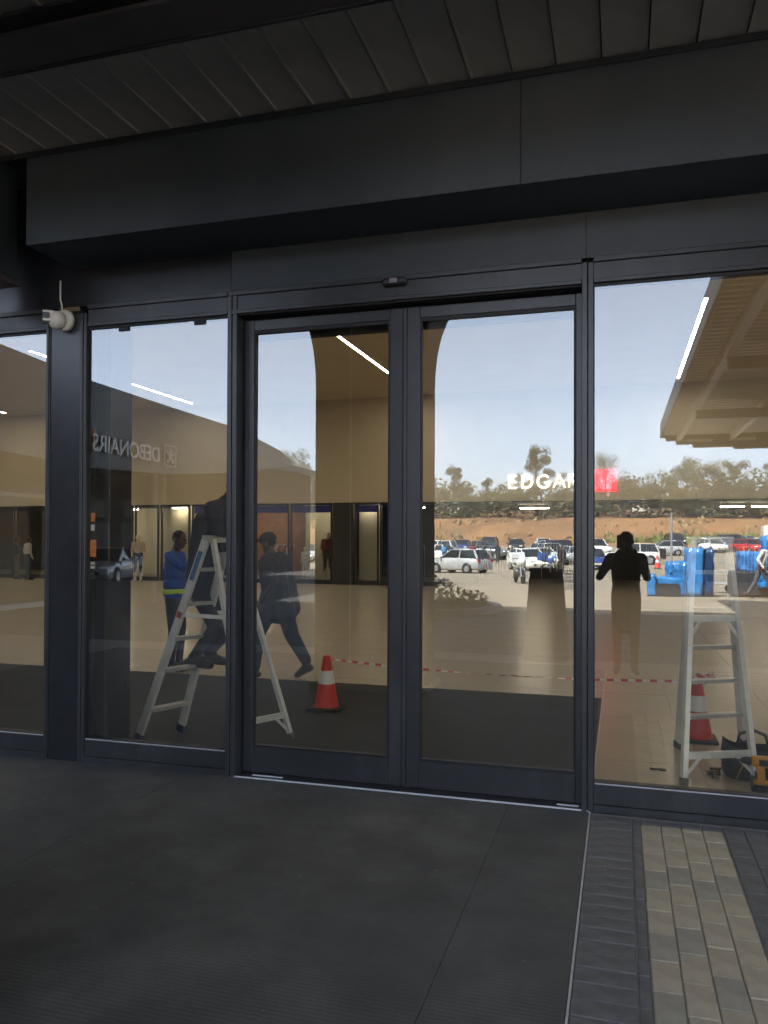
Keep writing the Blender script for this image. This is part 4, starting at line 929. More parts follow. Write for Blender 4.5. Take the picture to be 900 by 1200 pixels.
for k in range(4):
    y1 = -.62-k*2.895; y0 = y1-2.88
    b = MB(); b.box((-13.4,y0,0),(-13.3,y0+.07,2.695)); b.box((-13.4,y1-.07,0),(-13.3,y1,2.695)); b.box((-13.4,y0+.071,2.6),(-13.3,y1-.071,2.695)); b.box((-13.4,y0+.071,0),(-13.3,y1-.071,.12)); f_ = b.build('window', ALU_DULL if k % 2 else FRAME, t)
    MB().box((-13.36,y0+.072,.121),(-13.35,y1-.072,2.599)).build('pane', G_CLEAR, f_)
MB().box((-19, -12.3, 0), (-18.8, -.4, 3.1)).build('back_wall', BEIGE, t)
MB().box((-18.7, -12.3, -.02), (-13.5, -.4, .02)).build('shop_floor', CARPET, t)
for y in (-6.4, -12.9, -18.5):
    b = MB(); b.lathe((-11.6, y, 0), [(.16,0),(.16,4.9 if y < -16 else 3.4)], 16); b.build('column', STEELP, t)
SIGNG = mat('pale_sign_letters', (.80, .80, .78), .5)
t2 = thing('fascia_sign', 'pale letters and a square star emblem on the shop wing fascia, mirrored in the window', 'sign', (-10.8, -11, 3.6))
dx = (-10.93+10.78)/3.4
def fx(y): return float(np.interp(-y, [6.3, 9.4, 12.8, 16], [-10.3, -10.78, -10.93, -11.03]))
dirv = Vector((fx(-9.9)-fx(-12.2), 2.3, 0)).normalized()
text('DEBONAIRS', 'letter', .52, SIGNG, axes(dirv, (0,0,1), (fx(-12.12)+.045, -12.12, 3.53)), .02, t2, .98)
b = MB(); ex, ey, ez = fx(-12.55)+.05, -12.62, 3.74
for k in range(4):
    a0 = (k+.1)*PI/2; q = [(-.26,-.26),(.26,-.26),(.26,.26),(-.26,.26)]; p_, r_ = q[k], q[(k+1) % 4]; b.bar((ex,ey+p_[0],ez+p_[1]), (ex,ey+r_[0],ez+r_[1]), .02, .025, (1,0,0))
b.build('emblem_border', SIGNG, t2)
b = MB()
for a0, L in ((.5,.2),(1.7,.17),(2.75,.2),(4.0,.22),(5.35,.2)): b.bar((ex,ey,ez), (ex+.0,ey+math.cos(a0)*L,ez+math.sin(a0)*L), .02, .07, (1,0,0))
b.ball((ex,ey,ez), (.02,.07,.07)); b.build('emblem_star', SIGNG, t2)
b = MB(); b.box((fx(-9.45)+.03, -9.48, 3.5), (fx(-9.45)+.05, -9.43, 4.0)); b.build('orange_bar', ORANGE, t2)

# ------------------------------------------------------------------ vehicles
CARGLASS = mat('car_glass', (.015, .018, .02), .06, spec=.8); TYRE = mat('tyre', (.014, .014, .014), .8); RIM = mat('alloy_rim', (.45, .46, .47), .35, .8)
LAMPF = mat('headlamp', (.7, .72, .74), .12, spec=.8); LAMPR = mat('tail_lamp', (.35, .015, .012), .2); PLATE = mat('number_plate', (.65, .62, .45), .5)
SHAPES = dict(
  hatch=dict(L=3.95, W=1.69, R=.30, st=[(-1.97,.72,.90,.30),(-1.90,.90,1.0,.22),(-1.3,.96,1.0,.19),(.55,.95,1.0,.19),(1.25,.86,.99,.19),(1.78,.74,.93,.22),(1.97,.55,.80,.30)], cab=[(-1.92,-1.55),(.98,.18)], roof=1.47, belt=.92, door=(-.55,.45)),
  sedan=dict(L=4.45, W=1.75, R=.31, st=[(-2.22,.62,.90,.32),(-2.15,.92,.98,.24),(-1.6,.99,1.0,.19),(.6,.93,1.0,.19),(1.4,.85,.99,.19),(2.0,.72,.94,.22),(2.22,.54,.80,.30)], cab=[(-1.78,-1.02),(1.10,.28)], roof=1.44, belt=.93, door=(-.65,.45)),
  suv=dict(L=4.55, W=1.84, R=.36, st=[(-2.27,.85,.92,.40),(-2.2,1.05,1.0,.30),(-1.5,1.08,1.0,.26),(.6,1.06,1.0,.26),(1.35,1.0,.99,.26),(2.05,.88,.95,.30),(2.27,.66,.84,.40)], cab=[(-2.2,-1.9),(1.05,.35)], roof=1.72, belt=1.05, door=(-.7,.4)),
  bakkie=dict(L=5.1, W=1.84, R=.37, st=[(-2.55,1.02,.97,.45),(-2.5,1.08,1.0,.40),(-1.4,1.08,1.0,.32),(.9,1.06,1.0,.30),(1.65,1.0,.99,.30),(2.35,.88,.95,.34),(2.55,.66,.84,.42)], cab=[(-.85,-.65),(1.35,.75)], roof=1.76, belt=1.06, door=(-.15,.8)))
def make_car(kind, col, cname, label):
    S = SHAPES[kind]; hw = S['W']/2; paint = mat('paint_'+cname, col, .28, .15 if cname not in ('white',) else 0, coat=.8)
    t = thing('parked_car', label, 'car', (0,0,0), 'cars parked in the car park')
    b = MB(); ring = []
    for x, zt, wf, zb in S['st']:
        wv = hw*wf; ym = zb+(zt-zb)*.55
        ring += [(x,-wv*.90,zb),(x,-wv*.985,zb+.10),(x,-wv,ym),(x,-wv*.965,zt-.06),(x,-wv*.88,zt),(x,0,zt+.025),(x,wv*.88,zt),(x,wv*.965,zt-.06),(x,wv,ym),(x,wv*.985,zb+.10),(x,wv*.90,zb)]
    n = 11; k = len(S['st']); b.add(ring, [(i*n+j, i*n+(j+1) % n, (i+1)*n+(j+1) % n, (i+1)*n+j) for i in range(k-1) for j in range(n)]+[tuple(range(n)), tuple(range((k-1)*n, k*n))[::-1]], True); b.build('body', paint, t)
    (rb, rr_), (fb, fr_) = S['cab']; zb, zr = S['belt']-.03, S['roof']; wb, wr = hw*.93, hw*.72
    V = [(rb,-wb,zb),(fb,-wb*.96,zb),(fr_,-wr,zr-.03),(rr_,-wr,zr-.03),(rb,wb,zb),(fb,wb*.96,zb),(fr_,wr,zr-.03),(rr_,wr,zr-.03)]
    b = MB(); b.add(V, [(0,1,2,3),(7,6,5,4),(1,5,6,2),(4,0,3,7),(3,2,6,7)]); b.build('windows', CARGLASS, t)
    b = MB(); x0, x1 = rr_-.03, fr_+.03
    b.add([(x0,-wr-.02,zr-.035),(x1,-wr-.02,zr-.035),(x1,wr+.02,zr-.035),(x0,wr+.02,zr-.035),(x0+.12,-wr*.82,zr),(x1-.12,-wr*.82,zr),(x1-.12,wr*.82,zr),(x0+.12,wr*.82,zr)], [(3,2,1,0),(4,5,6,7),(0,1,5,4),(1,2,6,5),(2,3,7,6),(3,0,4,7)], True); b.build('roof', paint, t)
    for sy in (0, 4):
        b = MB(); o = Vector((0,(-.008 if sy == 0 else .008),0))
        b.bar(Vector(V[sy+1])+o, Vector(V[sy+2])+o, .05, .05); b.bar(Vector(V[sy])+o, Vector(V[sy+3])+o, .13 if kind != 'sedan' else .08, .04)
        for f in (S['door'][0],):
            p = Vector(V[sy]).lerp(Vector(V[sy+1]), (f-rb)/(fb-rb)); q = Vector(V[sy+3]).lerp(Vector(V[sy+2]), (f-rr_)/(fr_-rr_)); b.bar(p+o, q+o, .06, .04)
        b.build('pillars', paint, t)
    ax = S['L']/2-.78
    for x in (-ax+.02, ax-.05):
        for sy in (-1, 1):
            a = MB(); a.lathe((x, sy*(hw-.10), S['R']), [(S['R']*1.2,0),(S['R']*1.2,.104),(.001,.105)], 20, (0,sy,0)); a.build('wheel_arch', BLACK, t)
            wv = MB(); wv.lathe((x, sy*(hw-.11), S['R']), [(S['R']*.55,0),(S['R'],.0),(S['R'],.125),(S['R']*.93,.14),(S['R']*.66,.14)], 20, (0,sy,0)); wh = wv.build('wheel', TYRE, t)
            r_ = MB(); r_.lathe((x, sy*(hw-.10), S['R']), [(S['R']*.66,.128),(S['R']*.3,.118),(.001,.13)], 10, (0,sy,0), False); r_.build('rim', RIM, wh)
    fx_, rx = S['st'][-1][0], S['st'][0][0]; zf = S['st'][-1][1]
    for sy in (-1, 1):
        b = MB(); b.ball((fx_-.13, sy*hw*.66, zf+.10), (.16,.20,.085), 10, 6); b.build('headlight', LAMPF, t)
        b = MB(); b.box((rx-.01, sy*hw*.62, S['st'][0][1]-.05), (rx+.16, sy*hw*.93, S['st'][0][1]+.16), .02); b.build('tail_light', LAMPR, t)
        b = MB(); b.ball((S['cab'][1][0]-.18, sy*(hw+.07), zb+.08), (.07,.10,.07), 8, 6); b.build('mirror', paint if kind != 'bakkie' else BLACK, t)
        b = MB()
        for x in (S['door'][0], S['door'][1]+.55): b.box((x, sy*hw*.955, .38), (x+.014, sy*(hw+.003), zb))
        b.build('door_gap', BLACK, t)
    b = MB(); b.box((fx_-.04, -hw*.52, .34), (fx_+.012, hw*.52, .50), .02); b.build('grille', BLACK, t)
    b = MB(); b.box((fx_+.013, -.26, .36), (fx_+.02, .26, .47)); b.build('number_plate', PLATE, t)
    b = MB(); b.box((rx-.02, -.26, .55), (rx-.005, .26, .66)); b.build('number_plate', PLATE, t)
    b = MB(); b.box((rx-.03, -hw*.85, .32), (rx+.1, hw*.85, .46), .03); b.build('bumper', BLACK if kind in ('suv','bakkie') else paint, t)
    if kind == 'bakkie':
        b = MB(); b.box((-2.44, -hw*.80, 1.085), (-.95, hw*.80, 1.11)); b.build('load_bed', BLACK, t)
    return t
WHT, SIL, GRY, MAR, BLU, BLK, RED_ = (.74,.74,.72), (.42,.43,.44), (.12,.125,.13), (.10,.02,.025), (.02,.05,.20), (.015,.015,.017), (.45,.02,.02)
CP = {}
def car(kind, cname, x, y, rz, label):
    col = dict(white=WHT, silver=SIL, grey=GRY, maroon=MAR, blue=BLU, black=BLK, red=RED_)[cname]; k = (kind, cname)
    if k not in CP:
        CP[k] = make_car(kind, col, cname, label); o = CP[k]; o.location = (x, y, hz(y)-.03); o.rotation_euler = (0,0,rz)
    else: dup(CP[k], (x, y, hz(y)-.03), rz, label=label)
D = math.radians
CARS = [
 ('hatch','silver', -9.6,-43.0, D(205), 'silver hatchback, nearest car at the left of the right sliding door reflection'),
 ('suv','white', -17.5,-70.0, D(190), 'white utility car far behind the silver hatchback'),
 ('hatch','white', -15.6,-66.0, D(25), 'white hatchback just behind the silver hatchback roof'),
 ('bakkie','grey', -12.6,-68.5, D(10), 'grey pickup truck between the silver hatchback and the row of white cars'),
 ('hatch','white', -6.0,-48.6, D(62), 'white hatchback nearest in the fanned row, behind the motorbike'),
 ('sedan','white', -5.75,-54.5, D(60), 'white sedan second in the fanned row behind the motorbike'),
 ('suv','silver', -5.6,-60.0, D(60), 'silver utility car third in the fanned row'),
 ('sedan','white', -5.3,-66.0, D(60), 'white sedan fourth in the fanned row'),
 ('suv','maroon', -5.6,-73.5, D(58), 'maroon utility car at the far end of the fanned row'),
 ('sedan','silver', -7.4,-80.0, D(58), 'silver sedan farthest back beyond the maroon car'),
 ('suv','white', .75,-63.0, D(172), 'white utility car side on, behind the reflected photographer'),
 ('hatch','blue', -1.9,-52.5, D(75), 'dark blue hatchback half hidden by the mullion, left of the photographer'),
 ('suv','black', 6.6,-100.0, D(80), 'small dark utility car alone at the foot of the earth bank'),
 ('hatch','white', 9.6,-86.5, D(70), 'white hatchback at the left of the distant cluster on the right'),
 ('sedan','blue', 11.4,-89.5, D(65), 'blue sedan in the distant cluster right of the pale ladder rail'),
 ('suv','black', 12.6,-95.0, D(60), 'black utility car at the back of the distant cluster'),
 ('hatch','red', 12.9,-85.0, D(60), 'red hatchback nearest in the distant cluster beside the pale van'),
 ('sedan','silver', 14.6,-98.0, D(55), 'silver sedan at the far right back of the distant cluster'),
 ('sedan','silver', -20.4,-23.4, D(75), 'silver sedan under the curved roof, seen through the left window'),
 ('sedan','white', -28.5,-62.0, D(30), 'white sedan beyond the walking man, left of two parked together'),
 ('suv','silver', -25.5,-63.5, D(30), 'silver utility car beyond the walking man, right of the white sedan'),
 ('hatch','red', -21.5,-57.0, D(20), 'red hatchback behind the cap of the walking man'),
 ('sedan','white', -19.5,-79.0, D(85), 'white sedan in the back row, leftmost beside the flared pillar'),
 ('hatch','blue', -16.9,-81.0, D(84), 'blue hatchback in the back row next to the leftmost white sedan'),
 ('suv','grey', -14.2,-83.0, D(86), 'grey utility car in the back row behind the grey pickup'),
 ('sedan','black', -11.4,-84.5, D(84), 'black sedan in the back row right of the grey utility car'),
 ('hatch','white', -8.6,-86.5, D(82), 'white hatchback in the back row left of the farthest silver sedan'),
 ('hatch','silver', -3.2,-60.5, D(62), 'silver hatchback tucked right of the fanned row'),
 ('sedan','white', -3.0,-68.0, D(60), 'white sedan right of the maroon car, near the mullion'),
 ('suv','white', -2.4,-77.5, D(60), 'white utility car behind the dark blue hatchback'),
 ('hatch','silver', 4.2,-79.0, D(168), 'silver hatchback beyond the white utility car, right of the photographer'),
 ('sedan','grey', 10.6,-96.5, D(65), 'grey sedan behind the white hatchback of the distant cluster'),
 ('hatch','white', 14.9,-89.0, D(58), 'white hatchback beside the red one in the distant cluster'),
]
for c in CARS: car(*c)
# stand-ins for unidentified dark reflections: tapered stand, round bed with a pale rim
t = thing('tapered_stand_in', 'dark tapered stand-in for an unidentified reflection just left of the photographer', 'stand', (-.97,-5.75,0))
b = MB(); b.lathe((-.97,-5.75,0), [(.001,.02),(.31,.02),(.28,.5),(.23,1.1),(.215,1.2)], 20); b.build('cover', mat('brown_cover', (.05,.042,.034), .9, bump=(20,.5)), t)
b = MB(); b.lathe((-.97,-5.75,0), [(.22,1.202),(.23,1.215),(.23,1.24),(.001,1.245)], 20); b.build('top', DARKR, t)
t = thing('round_bed_stand_in', 'low round bed with a pale rim, stand-in for an unidentified dark reflection', 'planter', (-4.5,-13.0,0))
b = MB(); b.lathe((-4.5,-13.0,-.02), [(1.72,0),(1.72,.16),(1.86,.16),(1.86,0)], 40); b.build('rim', mat('concrete', (.33,.32,.30), .85), t)
b = MB(); b.lathe((-4.5,-13.0,-.02), [(.001,.13),(1.71,.12)], 32); b.build('soil', mat('dark_soil', (.05,.04,.03), .95), t)

# pale van
t = thing('delivery_van', 'pale box van at the right edge beside the distant cluster of cars', 'van', (15.9, -84, hz(-84)-.03))
x, y, z = 15.9, -84, hz(-84)-.03; VANP = mat('paint_white', WHT, .28, coat=.8)
MB().box((x-1.9, y-1, z+.75), (x+2.2, y+1, z+2.9), .05).build('cargo_box', VANP, t)
b = MB(); b.prism([(x+2.23,z+.5),(x+3.6,z+.5),(x+3.65,z+1.15),(x+3.1,z+2.1),(x+2.23,z+2.1)], 'y', y-.92, y+.92)
b.v = [(p[0], p[1], p[2]) for p in [(q[0], q[1], q[2]) for q in b.v]]
b2 = MB(); b2.add([(p[0],)+tuple(p[1:]) for p in [(v[0], v[1], v[2]) for v in b.v]], b.f); 
vs = [(v[0], v[1], v[2]) for v in b2.v]; b2.v = [(a, bb, cc) for (a, bb, cc) in vs]; b2.build('cab', VANP, t)
MB().box((x+2.5, y-.935, z+1.25), (x+3.2, y+.935, z+1.95), .03).build('cab_window', CARGLASS, t)
MB().box((x-1.9, y-.8, z+.45), (x+2.2, y+.8, z+.74)).build('chassis', BLACK, t)
for wx in (-1.2, 2.7):
    for sy in (-1, 1):
        b = MB(); b.lathe((x+wx, y+sy*.7, z+.38), [(.001,0),(.38,0),(.38,.24),(.2,.26),(.001,.24)], 16, (0,sy,0)); b.build('wheel', TYRE, t)

# motorbikes
def motorbike(x, y, rz, label, fair):
    t = thing('motorbike', label, 'motorbike', (0,0,0), 'motorbikes parked behind the entrance')
    for wx in (-.66, .68):
        b = MB()
        for k in range(20):
            pass
        b.lathe((wx, -.05, .30), [(.235,.0),(.30,.02),(.315,.05),(.30,.08),(.235,.10)], 22, (0,1,0)); wh = b.build('wheel', TYRE, t)
        b = MB()
        for k in range(5): a = k*2*PI/5; b.bar((wx,0,.30), (wx+.24*math.cos(a),0,.30+.24*math.sin(a)), .025, .02, (0,1,0))
        b.build('spokes', RIM, wh)
    b = MB(); b.lathe((-.25,0,.45), [(.001,-.17),(.15,-.16),(.19,0),(.16,.16),(.001,.17)], 12, (0,1,0)); b.box((-.5,-.1,.28),(.2,.1,.5), .04); b.build('engine', mat('engine_metal', (.10,.10,.105), .45, .5), t)
    b = MB(); b.ball((.12,0,.83), (.30,.155,.15), 14, 8); b.build('tank', fair, t)
    b = MB(); b.ball((-.42,0,.80), (.40,.14,.065), 14, 8); b.build('seat', BLACK, t)
    b = MB(); b.bar((.68,-.08,.30), (.42,-.08,1.0), .045, .045); b.bar((.68,.08,.30), (.42,.08,1.0), .045, .045); b.build('fork', TIN, t)
    b = MB(); b.tube([(.22,-.36,1.04),(.36,-.2,1.05),(.40,0,1.02),(.36,.2,1.05),(.22,.36,1.04)], .014, 8); b.build('handlebar', BLACK, t)
    b = MB(); b.ball((.52,0,.92), (.13,.17,.20), 12, 8); b.build('front_fairing', fair, t)
    b = MB(); b.ball((.63,0,.90), (.05,.09,.09), 10, 6); b.build('headlight', LAMPF, t)
    b = MB(); b.add([(.50,-.15,1.02),(.50,.15,1.02),(.36,.12,1.32),(.36,-.12,1.32),(.485,-.15,1.02),(.485,.15,1.02),(.345,.12,1.32),(.345,-.12,1.32)], [(0,1,2,3),(7,6,5,4),(0,4,5,1),(1,5,6,2),(2,6,7,3),(3,7,4,0)]); b.build('windscreen', mat('clear_screen', (.5,.55,.58), .1), t)
    b = MB(); b.box((-.95,-.25,.82), (-.50,.25,1.28), .04); b.build('delivery_box', fair, t)
    b = MB(); b.tube([(-.1,-.16,.30),(-.5,-.17,.30),(-.95,-.19,.38)], [.03,.045,.05], 10); b.build('exhaust', TIN, t)
    t.location = (x, y, hz(y)-.03); t.rotation_euler = (0,0,rz); return t
WF = mat('white_fairing', (.68, .68, .67), .35)
motorbike(-4.15, -28.6, D(70), 'white motorbike with a delivery box in front of the fanned row of cars', WF)
motorbike(-3.9, -40.0, D(55), 'dark blue motorbike parked behind the white one, beside the white hatchback', mat('blue_fairing', (.03,.08,.25), .35))

# shopping trolley
t = thing('shopping_trolley', 'wire shopping trolley standing in the shade behind the photographer', 'trolley', (-1.05, -12.4, 0))
WIRE = mat('chrome_wire', (.55,.55,.54), .3, .8)
b = MB(); X, Y = -1.05, -12.4
def tp_(u, v, k): return (X-.45+u*.95, Y+(v-.5)*(.42+.14*(1-u)), .55+.42*k+(.08*u if k < .5 else 0))
for k in np.linspace(0, 1, 7):
    b.tube([tp_(0,0,k), tp_(1,0,k), tp_(1,1,k), tp_(0,1,k), tp_(0,0,k)], .006, 5, False)
for u in np.linspace(0, 1, 14):
    b.tube([tp_(u,0,1), tp_(u,0,0), tp_(u,1,0), tp_(u,1,1)], .004, 5, False)
b.build('basket', WIRE, t)
b = MB(); b.tube([(X-.42,Y-.25,.12),(X-.45,Y-.26,.55),(X-.58,Y-.26,1.03)], .014, 8); b.tube([(X-.42,Y+.25,.12),(X-.45,Y+.26,.55),(X-.58,Y+.26,1.03)], .014, 8); b.tube([(X-.42,Y-.25,.14),(X+.45,Y-.17,.14),(X+.45,Y+.17,.14),(X-.42,Y+.25,.14)], .014, 8); b.build('frame', WIRE, t)
b = MB(); b.tube([(X-.58,Y-.28,1.03),(X-.58,Y+.28,1.03)], .02, 10); b.build('handle', mat('red_handle', (.5,.03,.03), .5), t)
for dx_, dy_ in ((-.42,-.25),(-.42,.25),(.44,-.17),(.44,.17)):
    b = MB(); b.lathe((X+dx_, Y+dy_-.014, .06), [(.001,0),(.058,0),(.058,.028),(.001,.028)], 14, (0,1,0)); b.build('castor', RUBBER, t)

# furniture wrapped in blue film
FILM = mat('blue_plastic_film', (.035, .19, .48), .22, bump=(14, 1.0), var=(5, .35)); DKF = mat('dark_upholstery', (.03, .03, .04), .7)
def crumple(a, c, amp, seed, n=6):
    rr = random.Random(seed); b = MB(); P = {}
    def pt(i, j, k):
        if (i,j,k) not in P:
            q = [a[m]+(c[m]-a[m])*v/n for m, v in enumerate((i,j,k))]; ctr = [(a[m]+c[m])/2 for m in range(3)]
            f = 1-.035*(sum(abs((q[m]-ctr[m])/((c[m]-a[m])/2))**6 for m in range(3))-1)*.5
            P[i,j,k] = len(b.v); b.v.append(tuple(ctr[m]+(q[m]-ctr[m])*f+rr.uniform(-amp, amp)*(0 if m == 2 and k == 0 else 1) for m in range(3)))
        return P[i,j,k]
    for u in range(n):
        for v in range(n):
            for fc in ((lambda u_, v_: (u_,v_,0)), (lambda u_, v_: (u_,v_,n)), (lambda u_, v_: (u_,0,v_)), (lambda u_, v_: (u_,n,v_)), (lambda u_, v_: (0,u_,v_)), (lambda u_, v_: (n,u_,v_))):
                b.f.append((pt(*fc(u,v)), pt(*fc(u+1,v)), pt(*fc(u+1,v+1)), pt(*fc(u,v+1)))); b.m.append(0); b.sm.append(True)
    return b
z = hz(-21)-.03
t = thing('wrapped_armchair', 'armchair wrapped in blue plastic film left of the thin pole', 'armchair', (1.3,-21.2,z))
crumple((.84,-21.6,z),(1.95,-20.8,z+.58), .03, 1, 8).build('seat', FILM, t); crumple((1.40,-21.65,z+.45),(1.98,-20.85,z+1.05), .045, 2, 8).build('backrest', FILM, t); crumple((.80,-20.95,z),(1.05,-20.72,z+.68), .015, 3).build('armrest', FILM, t)
MB().box((1.06,-20.78,z+.02),(1.75,-20.74,z+.40)).build('front_panel', DKF, t)
t = thing('wrapped_crate', 'tall stack wrapped in blue film standing right of the armchair', 'crate', (2.3,-21.2,z))
crumple((1.95,-21.6,z),(2.42,-20.85,z+1.48), .03, 4, 8).build('front_bundle', FILM, t); crumple((2.44,-21.6,z),(2.72,-20.95,z+1.45), .04, 5, 8).build('dark_bundle', mat('dark_blue_film', (.015,.05,.14), .3, bump=(9,.8)), t)
t = thing('wrapped_sofa', 'dark sofa partly wrapped in blue film at the right edge', 'sofa', (4.2,-21.8,z))
MB().box((3.25,-22.1,z+.03),(5.6,-21.3,z+.78), .05).build('base', DKF, t)
crumple((3.5,-22.2,z+.75),(4.4,-21.35,z+1.35), .05, 6, 8).build('wrapped_cushion', FILM, t); crumple((4.2,-22.2,z+.8),(5.6,-21.3,z+1.85), .06, 7, 8).build('wrapped_backrest', FILM, t); crumple((4.0,-21.32,z+.30),(4.9,-21.1,z+.80), .05, 8).build('loose_film', FILM, t)
t = thing('pallet_cart', 'low grey metal cart between the two lots of wrapped furniture', 'cart', (3.0,-24,hz(-24)))
zz = hz(-24)-.03
b = MB(); b.box((2.45,-24.4,zz+.28),(3.65,-23.7,zz+.34), .01); b.build('deck', TIN, t)
b = MB()
for xx in (2.5, 3.05, 3.6): b.bar((xx,-23.75,zz+.34),(xx,-23.75,zz+1.0), .035, .035, (0,1,0))
b.bar((2.48,-23.75,zz+1.0),(3.62,-23.75,zz+1.0), .035, .035); b.bar((2.48,-23.75,zz+.7),(3.62,-23.75,zz+.7), .03, .03); b.build('rails', TIN, t)
for xx, yy in ((2.55,-24.3),(2.55,-23.8),(3.55,-24.3),(3.55,-23.8)):
    b = MB(); b.lathe((xx, yy-.03, zz+.13), [(.001,0),(.12,0),(.12,.06),(.001,.06)], 12, (0,1,0)); b.build('wheel', TYRE, t)
t = thing('thin_pole', 'thin pale metal pole standing beside the blue wrapped armchair', 'pole', (1.62,-22.6,z))
b = MB(); b.tube([(1.62,-22.6,z),(1.62,-22.6,z+2.65)], .035, 10); b.build('shaft', TIN, t); MB().box((1.52,-22.7,z),(1.72,-22.5,z+.02)).build('base_plate', TIN, t); b = MB(); b.lathe((1.62,-22.6,z+2.65), [(.04,0),(.04,.02),(.001,.05)], 10); b.build('cap', BLACK, t)
t = thing('notice_board', 'small dark board on legs near the distant orange cone', 'board', (3.35,-66,hz(-66)))
zz = hz(-66)-.03; MB().box((2.95,-66.03,zz+.35),(3.75,-65.97,zz+1.25), .01).build('panel', BLACK, t)
for xx in (3.0, 3.7):
    b = MB(); b.bar((xx,-66,zz),(xx,-66,zz+.36), .05, .05); b.build('leg', TIN, t)
# people outside
def far(label, x, y, face, top, legs, pose=None, vox=.03):
    person('person', label, 'person', (x, y, hz(y)-.03), face, dict(top=top, legs=legs, shoe=SHOE, hair=HAIR), pose, vox)
bend = dict(walk); 
person('person', 'man in a white shirt and dark trousers walking beside the wrapped sofa', 'person', (3.95, -20.4, hz(-20)-.03), .1, dict(top=TEE, legs=GREYC, shoe=SHOE, hair=HAIR), dict(walk, chest=(.10,0,1.26), neck=(.17,0,1.41), head=(.24,0,1.51)), .016)
far('person in black standing by the right end of the fanned row of cars', -3.45, -43.5, 1.2, BLACKC, BLACKC)
far('person in a light blue shirt among the cars at the left', -13.4, -56, .8, LBLUE, DENIM)
far('person in maroon standing left in the group by the grey pickup', -12.2, -62, 1.4, REDC, DENIM)
far('person in grey standing in the middle of the group by the grey pickup', -11.3, -62.5, .4, GREYC, BLACKC)
far('person in black standing right in the group by the grey pickup', -10.0, -61.5, 2.0, BLACKC, BLACKC)
far('person in dark clothes walking left of the distant cluster of cars', 8.1, -88, 1.6, GREYC, DENIM, walk)
far('person in a white shirt walking left of the distant cluster of cars', 8.9, -89, 1.6, TEE, DENIM)

# ------------------------------------------------------------------ vegetation and houses on the bank
LEAF = [leaf_mat('leaf_olive', (.120, .118, .060)), leaf_mat('leaf_dark', (.080, .082, .046)), leaf_mat('leaf_dry', (.165, .14, .08))]
BARK = mat('bark', (.085, .065, .048), .9)
def make_tree(H, R, seed, leaf, kind, label, n=6500):
    rr = random.Random(seed); t = thing('tree', label, 'tree', (0,0,0), 'trees along the hilltop')
    b = MB(); base = H*(.30 if kind != 'tall' else .35)
    lean = rr.uniform(-.05,.05)
    b.tube([(0,0,-.5),(lean*H*.3,.02*H,base),(lean*H*.7,-.01*H,H*.62),(lean*H,0,H*.88)], [H*.026,H*.02,H*.012,H*.004], 8)
    clumps = []
    nc = {'round': 26, 'tall': 24, 'spread': 22, 'ragged': 15}[kind]
    for i in range(nc):
        a = rr.random()*2*PI; k = rr.random()
        if kind == 'round': zz = base+(H-base)*(.1+.85*k); rad = R*math.sin(PI*min(1, .12+.83*k))**.6
        elif kind == 'tall': zz = base*.8+(H-base*.8)*(.05+.93*k); rad = R*(.5+.5*math.sin(PI*min(1,.1+.85*k)))
        elif kind == 'spread': zz = H*(.55+.4*k); rad = R*(1.1-.6*k)
        else: zz = base+(H-base)*k; rad = R*(.9-.5*k)
        rad *= rr.random()**.5
        c = Vector((math.cos(a)*rad, math.sin(a)*rad, zz)); cr = R*rr.uniform(.22,.40)
        clumps.append((c, cr))
        o = Vector((lean*zz*.8, 0, max(base*.7, zz-rad*.7-.5))); b.tube([o, o.lerp(c, .55)+Vector((0,0,-.05*H*rr.random())), c], [H*.008,H*.005,H*.002], 5, False)
    b.build('trunk', BARK, t)
    b = MB()
    for i in range(n):
        c, cr = clumps[rr.randrange(nc)]
        d = Vector((rr.gauss(0,1), rr.gauss(0,1), rr.gauss(0,.75))); d = d.normalized()*cr*(rr.random()**.45)
        p = c+d; s_ = H*.011*rr.uniform(.6,1.5); u = Vector((rr.gauss(0,1), rr.gauss(0,1), rr.gauss(0,.6))).normalized(); v = u.cross(Vector((rr.gauss(0,1), rr.gauss(0,1), rr.gauss(0,1)))).normalized()
        b.mi = 0 if rr.random() < .75 else 1
        b.add([p-u*s_, p+v*s_*.55, p+u*s_, p-v*s_*.55], [(0,1,2,3)])
    b.build('crown', [leaf, LEAF[1] if leaf is not LEAF[1] else LEAF[0]], t, fix=False)
    return t
b = MB(); rr = random.Random(4)
for i in range(1500):
    a = rr.random()*2*PI; r = 1.55*rr.random()**.6; p = Vector((-4.5+r*math.cos(a), -13.0+r*math.sin(a), .1+rr.random()*(.62+.2*math.sin(a*3))*(1.1-r*.4))); s_ = .055; u = Vector((rr.gauss(0,1), rr.gauss(0,1), rr.gauss(0,1))).normalized(); v = u.cross(Vector((rr.gauss(0,1), rr.gauss(0,1), 1))).normalized()
    b.add([p-u*s_, p+v*s_*.5, p+u*s_, p-v*s_*.5], [(0,1,2,3)])
b.build('foliage', LEAF[1], bpy.data.objects['round_bed_stand_in'], fix=False)
PT = {}
def tree(kind, leaf, x, y, H, R, rz, label, n=6500):
    k = (kind, leaf)
    if k not in PT:
        PT[k] = (make_tree(H, R, hash(kind) % 7+leaf*3+11 if False else {'round':1,'tall':2,'spread':3,'ragged':4}[kind]*10+leaf, LEAF[leaf], kind, label, n), H, R); o = PT[k][0]; o.location = (x,y,hz(y)-.2); o.rotation_euler = (0,0,rz)
    else:
        o, h0, r0 = PT[k]; dup(o, (x,y,hz(y)-.2), rz, (R/r0, R/r0, H/h0), label)
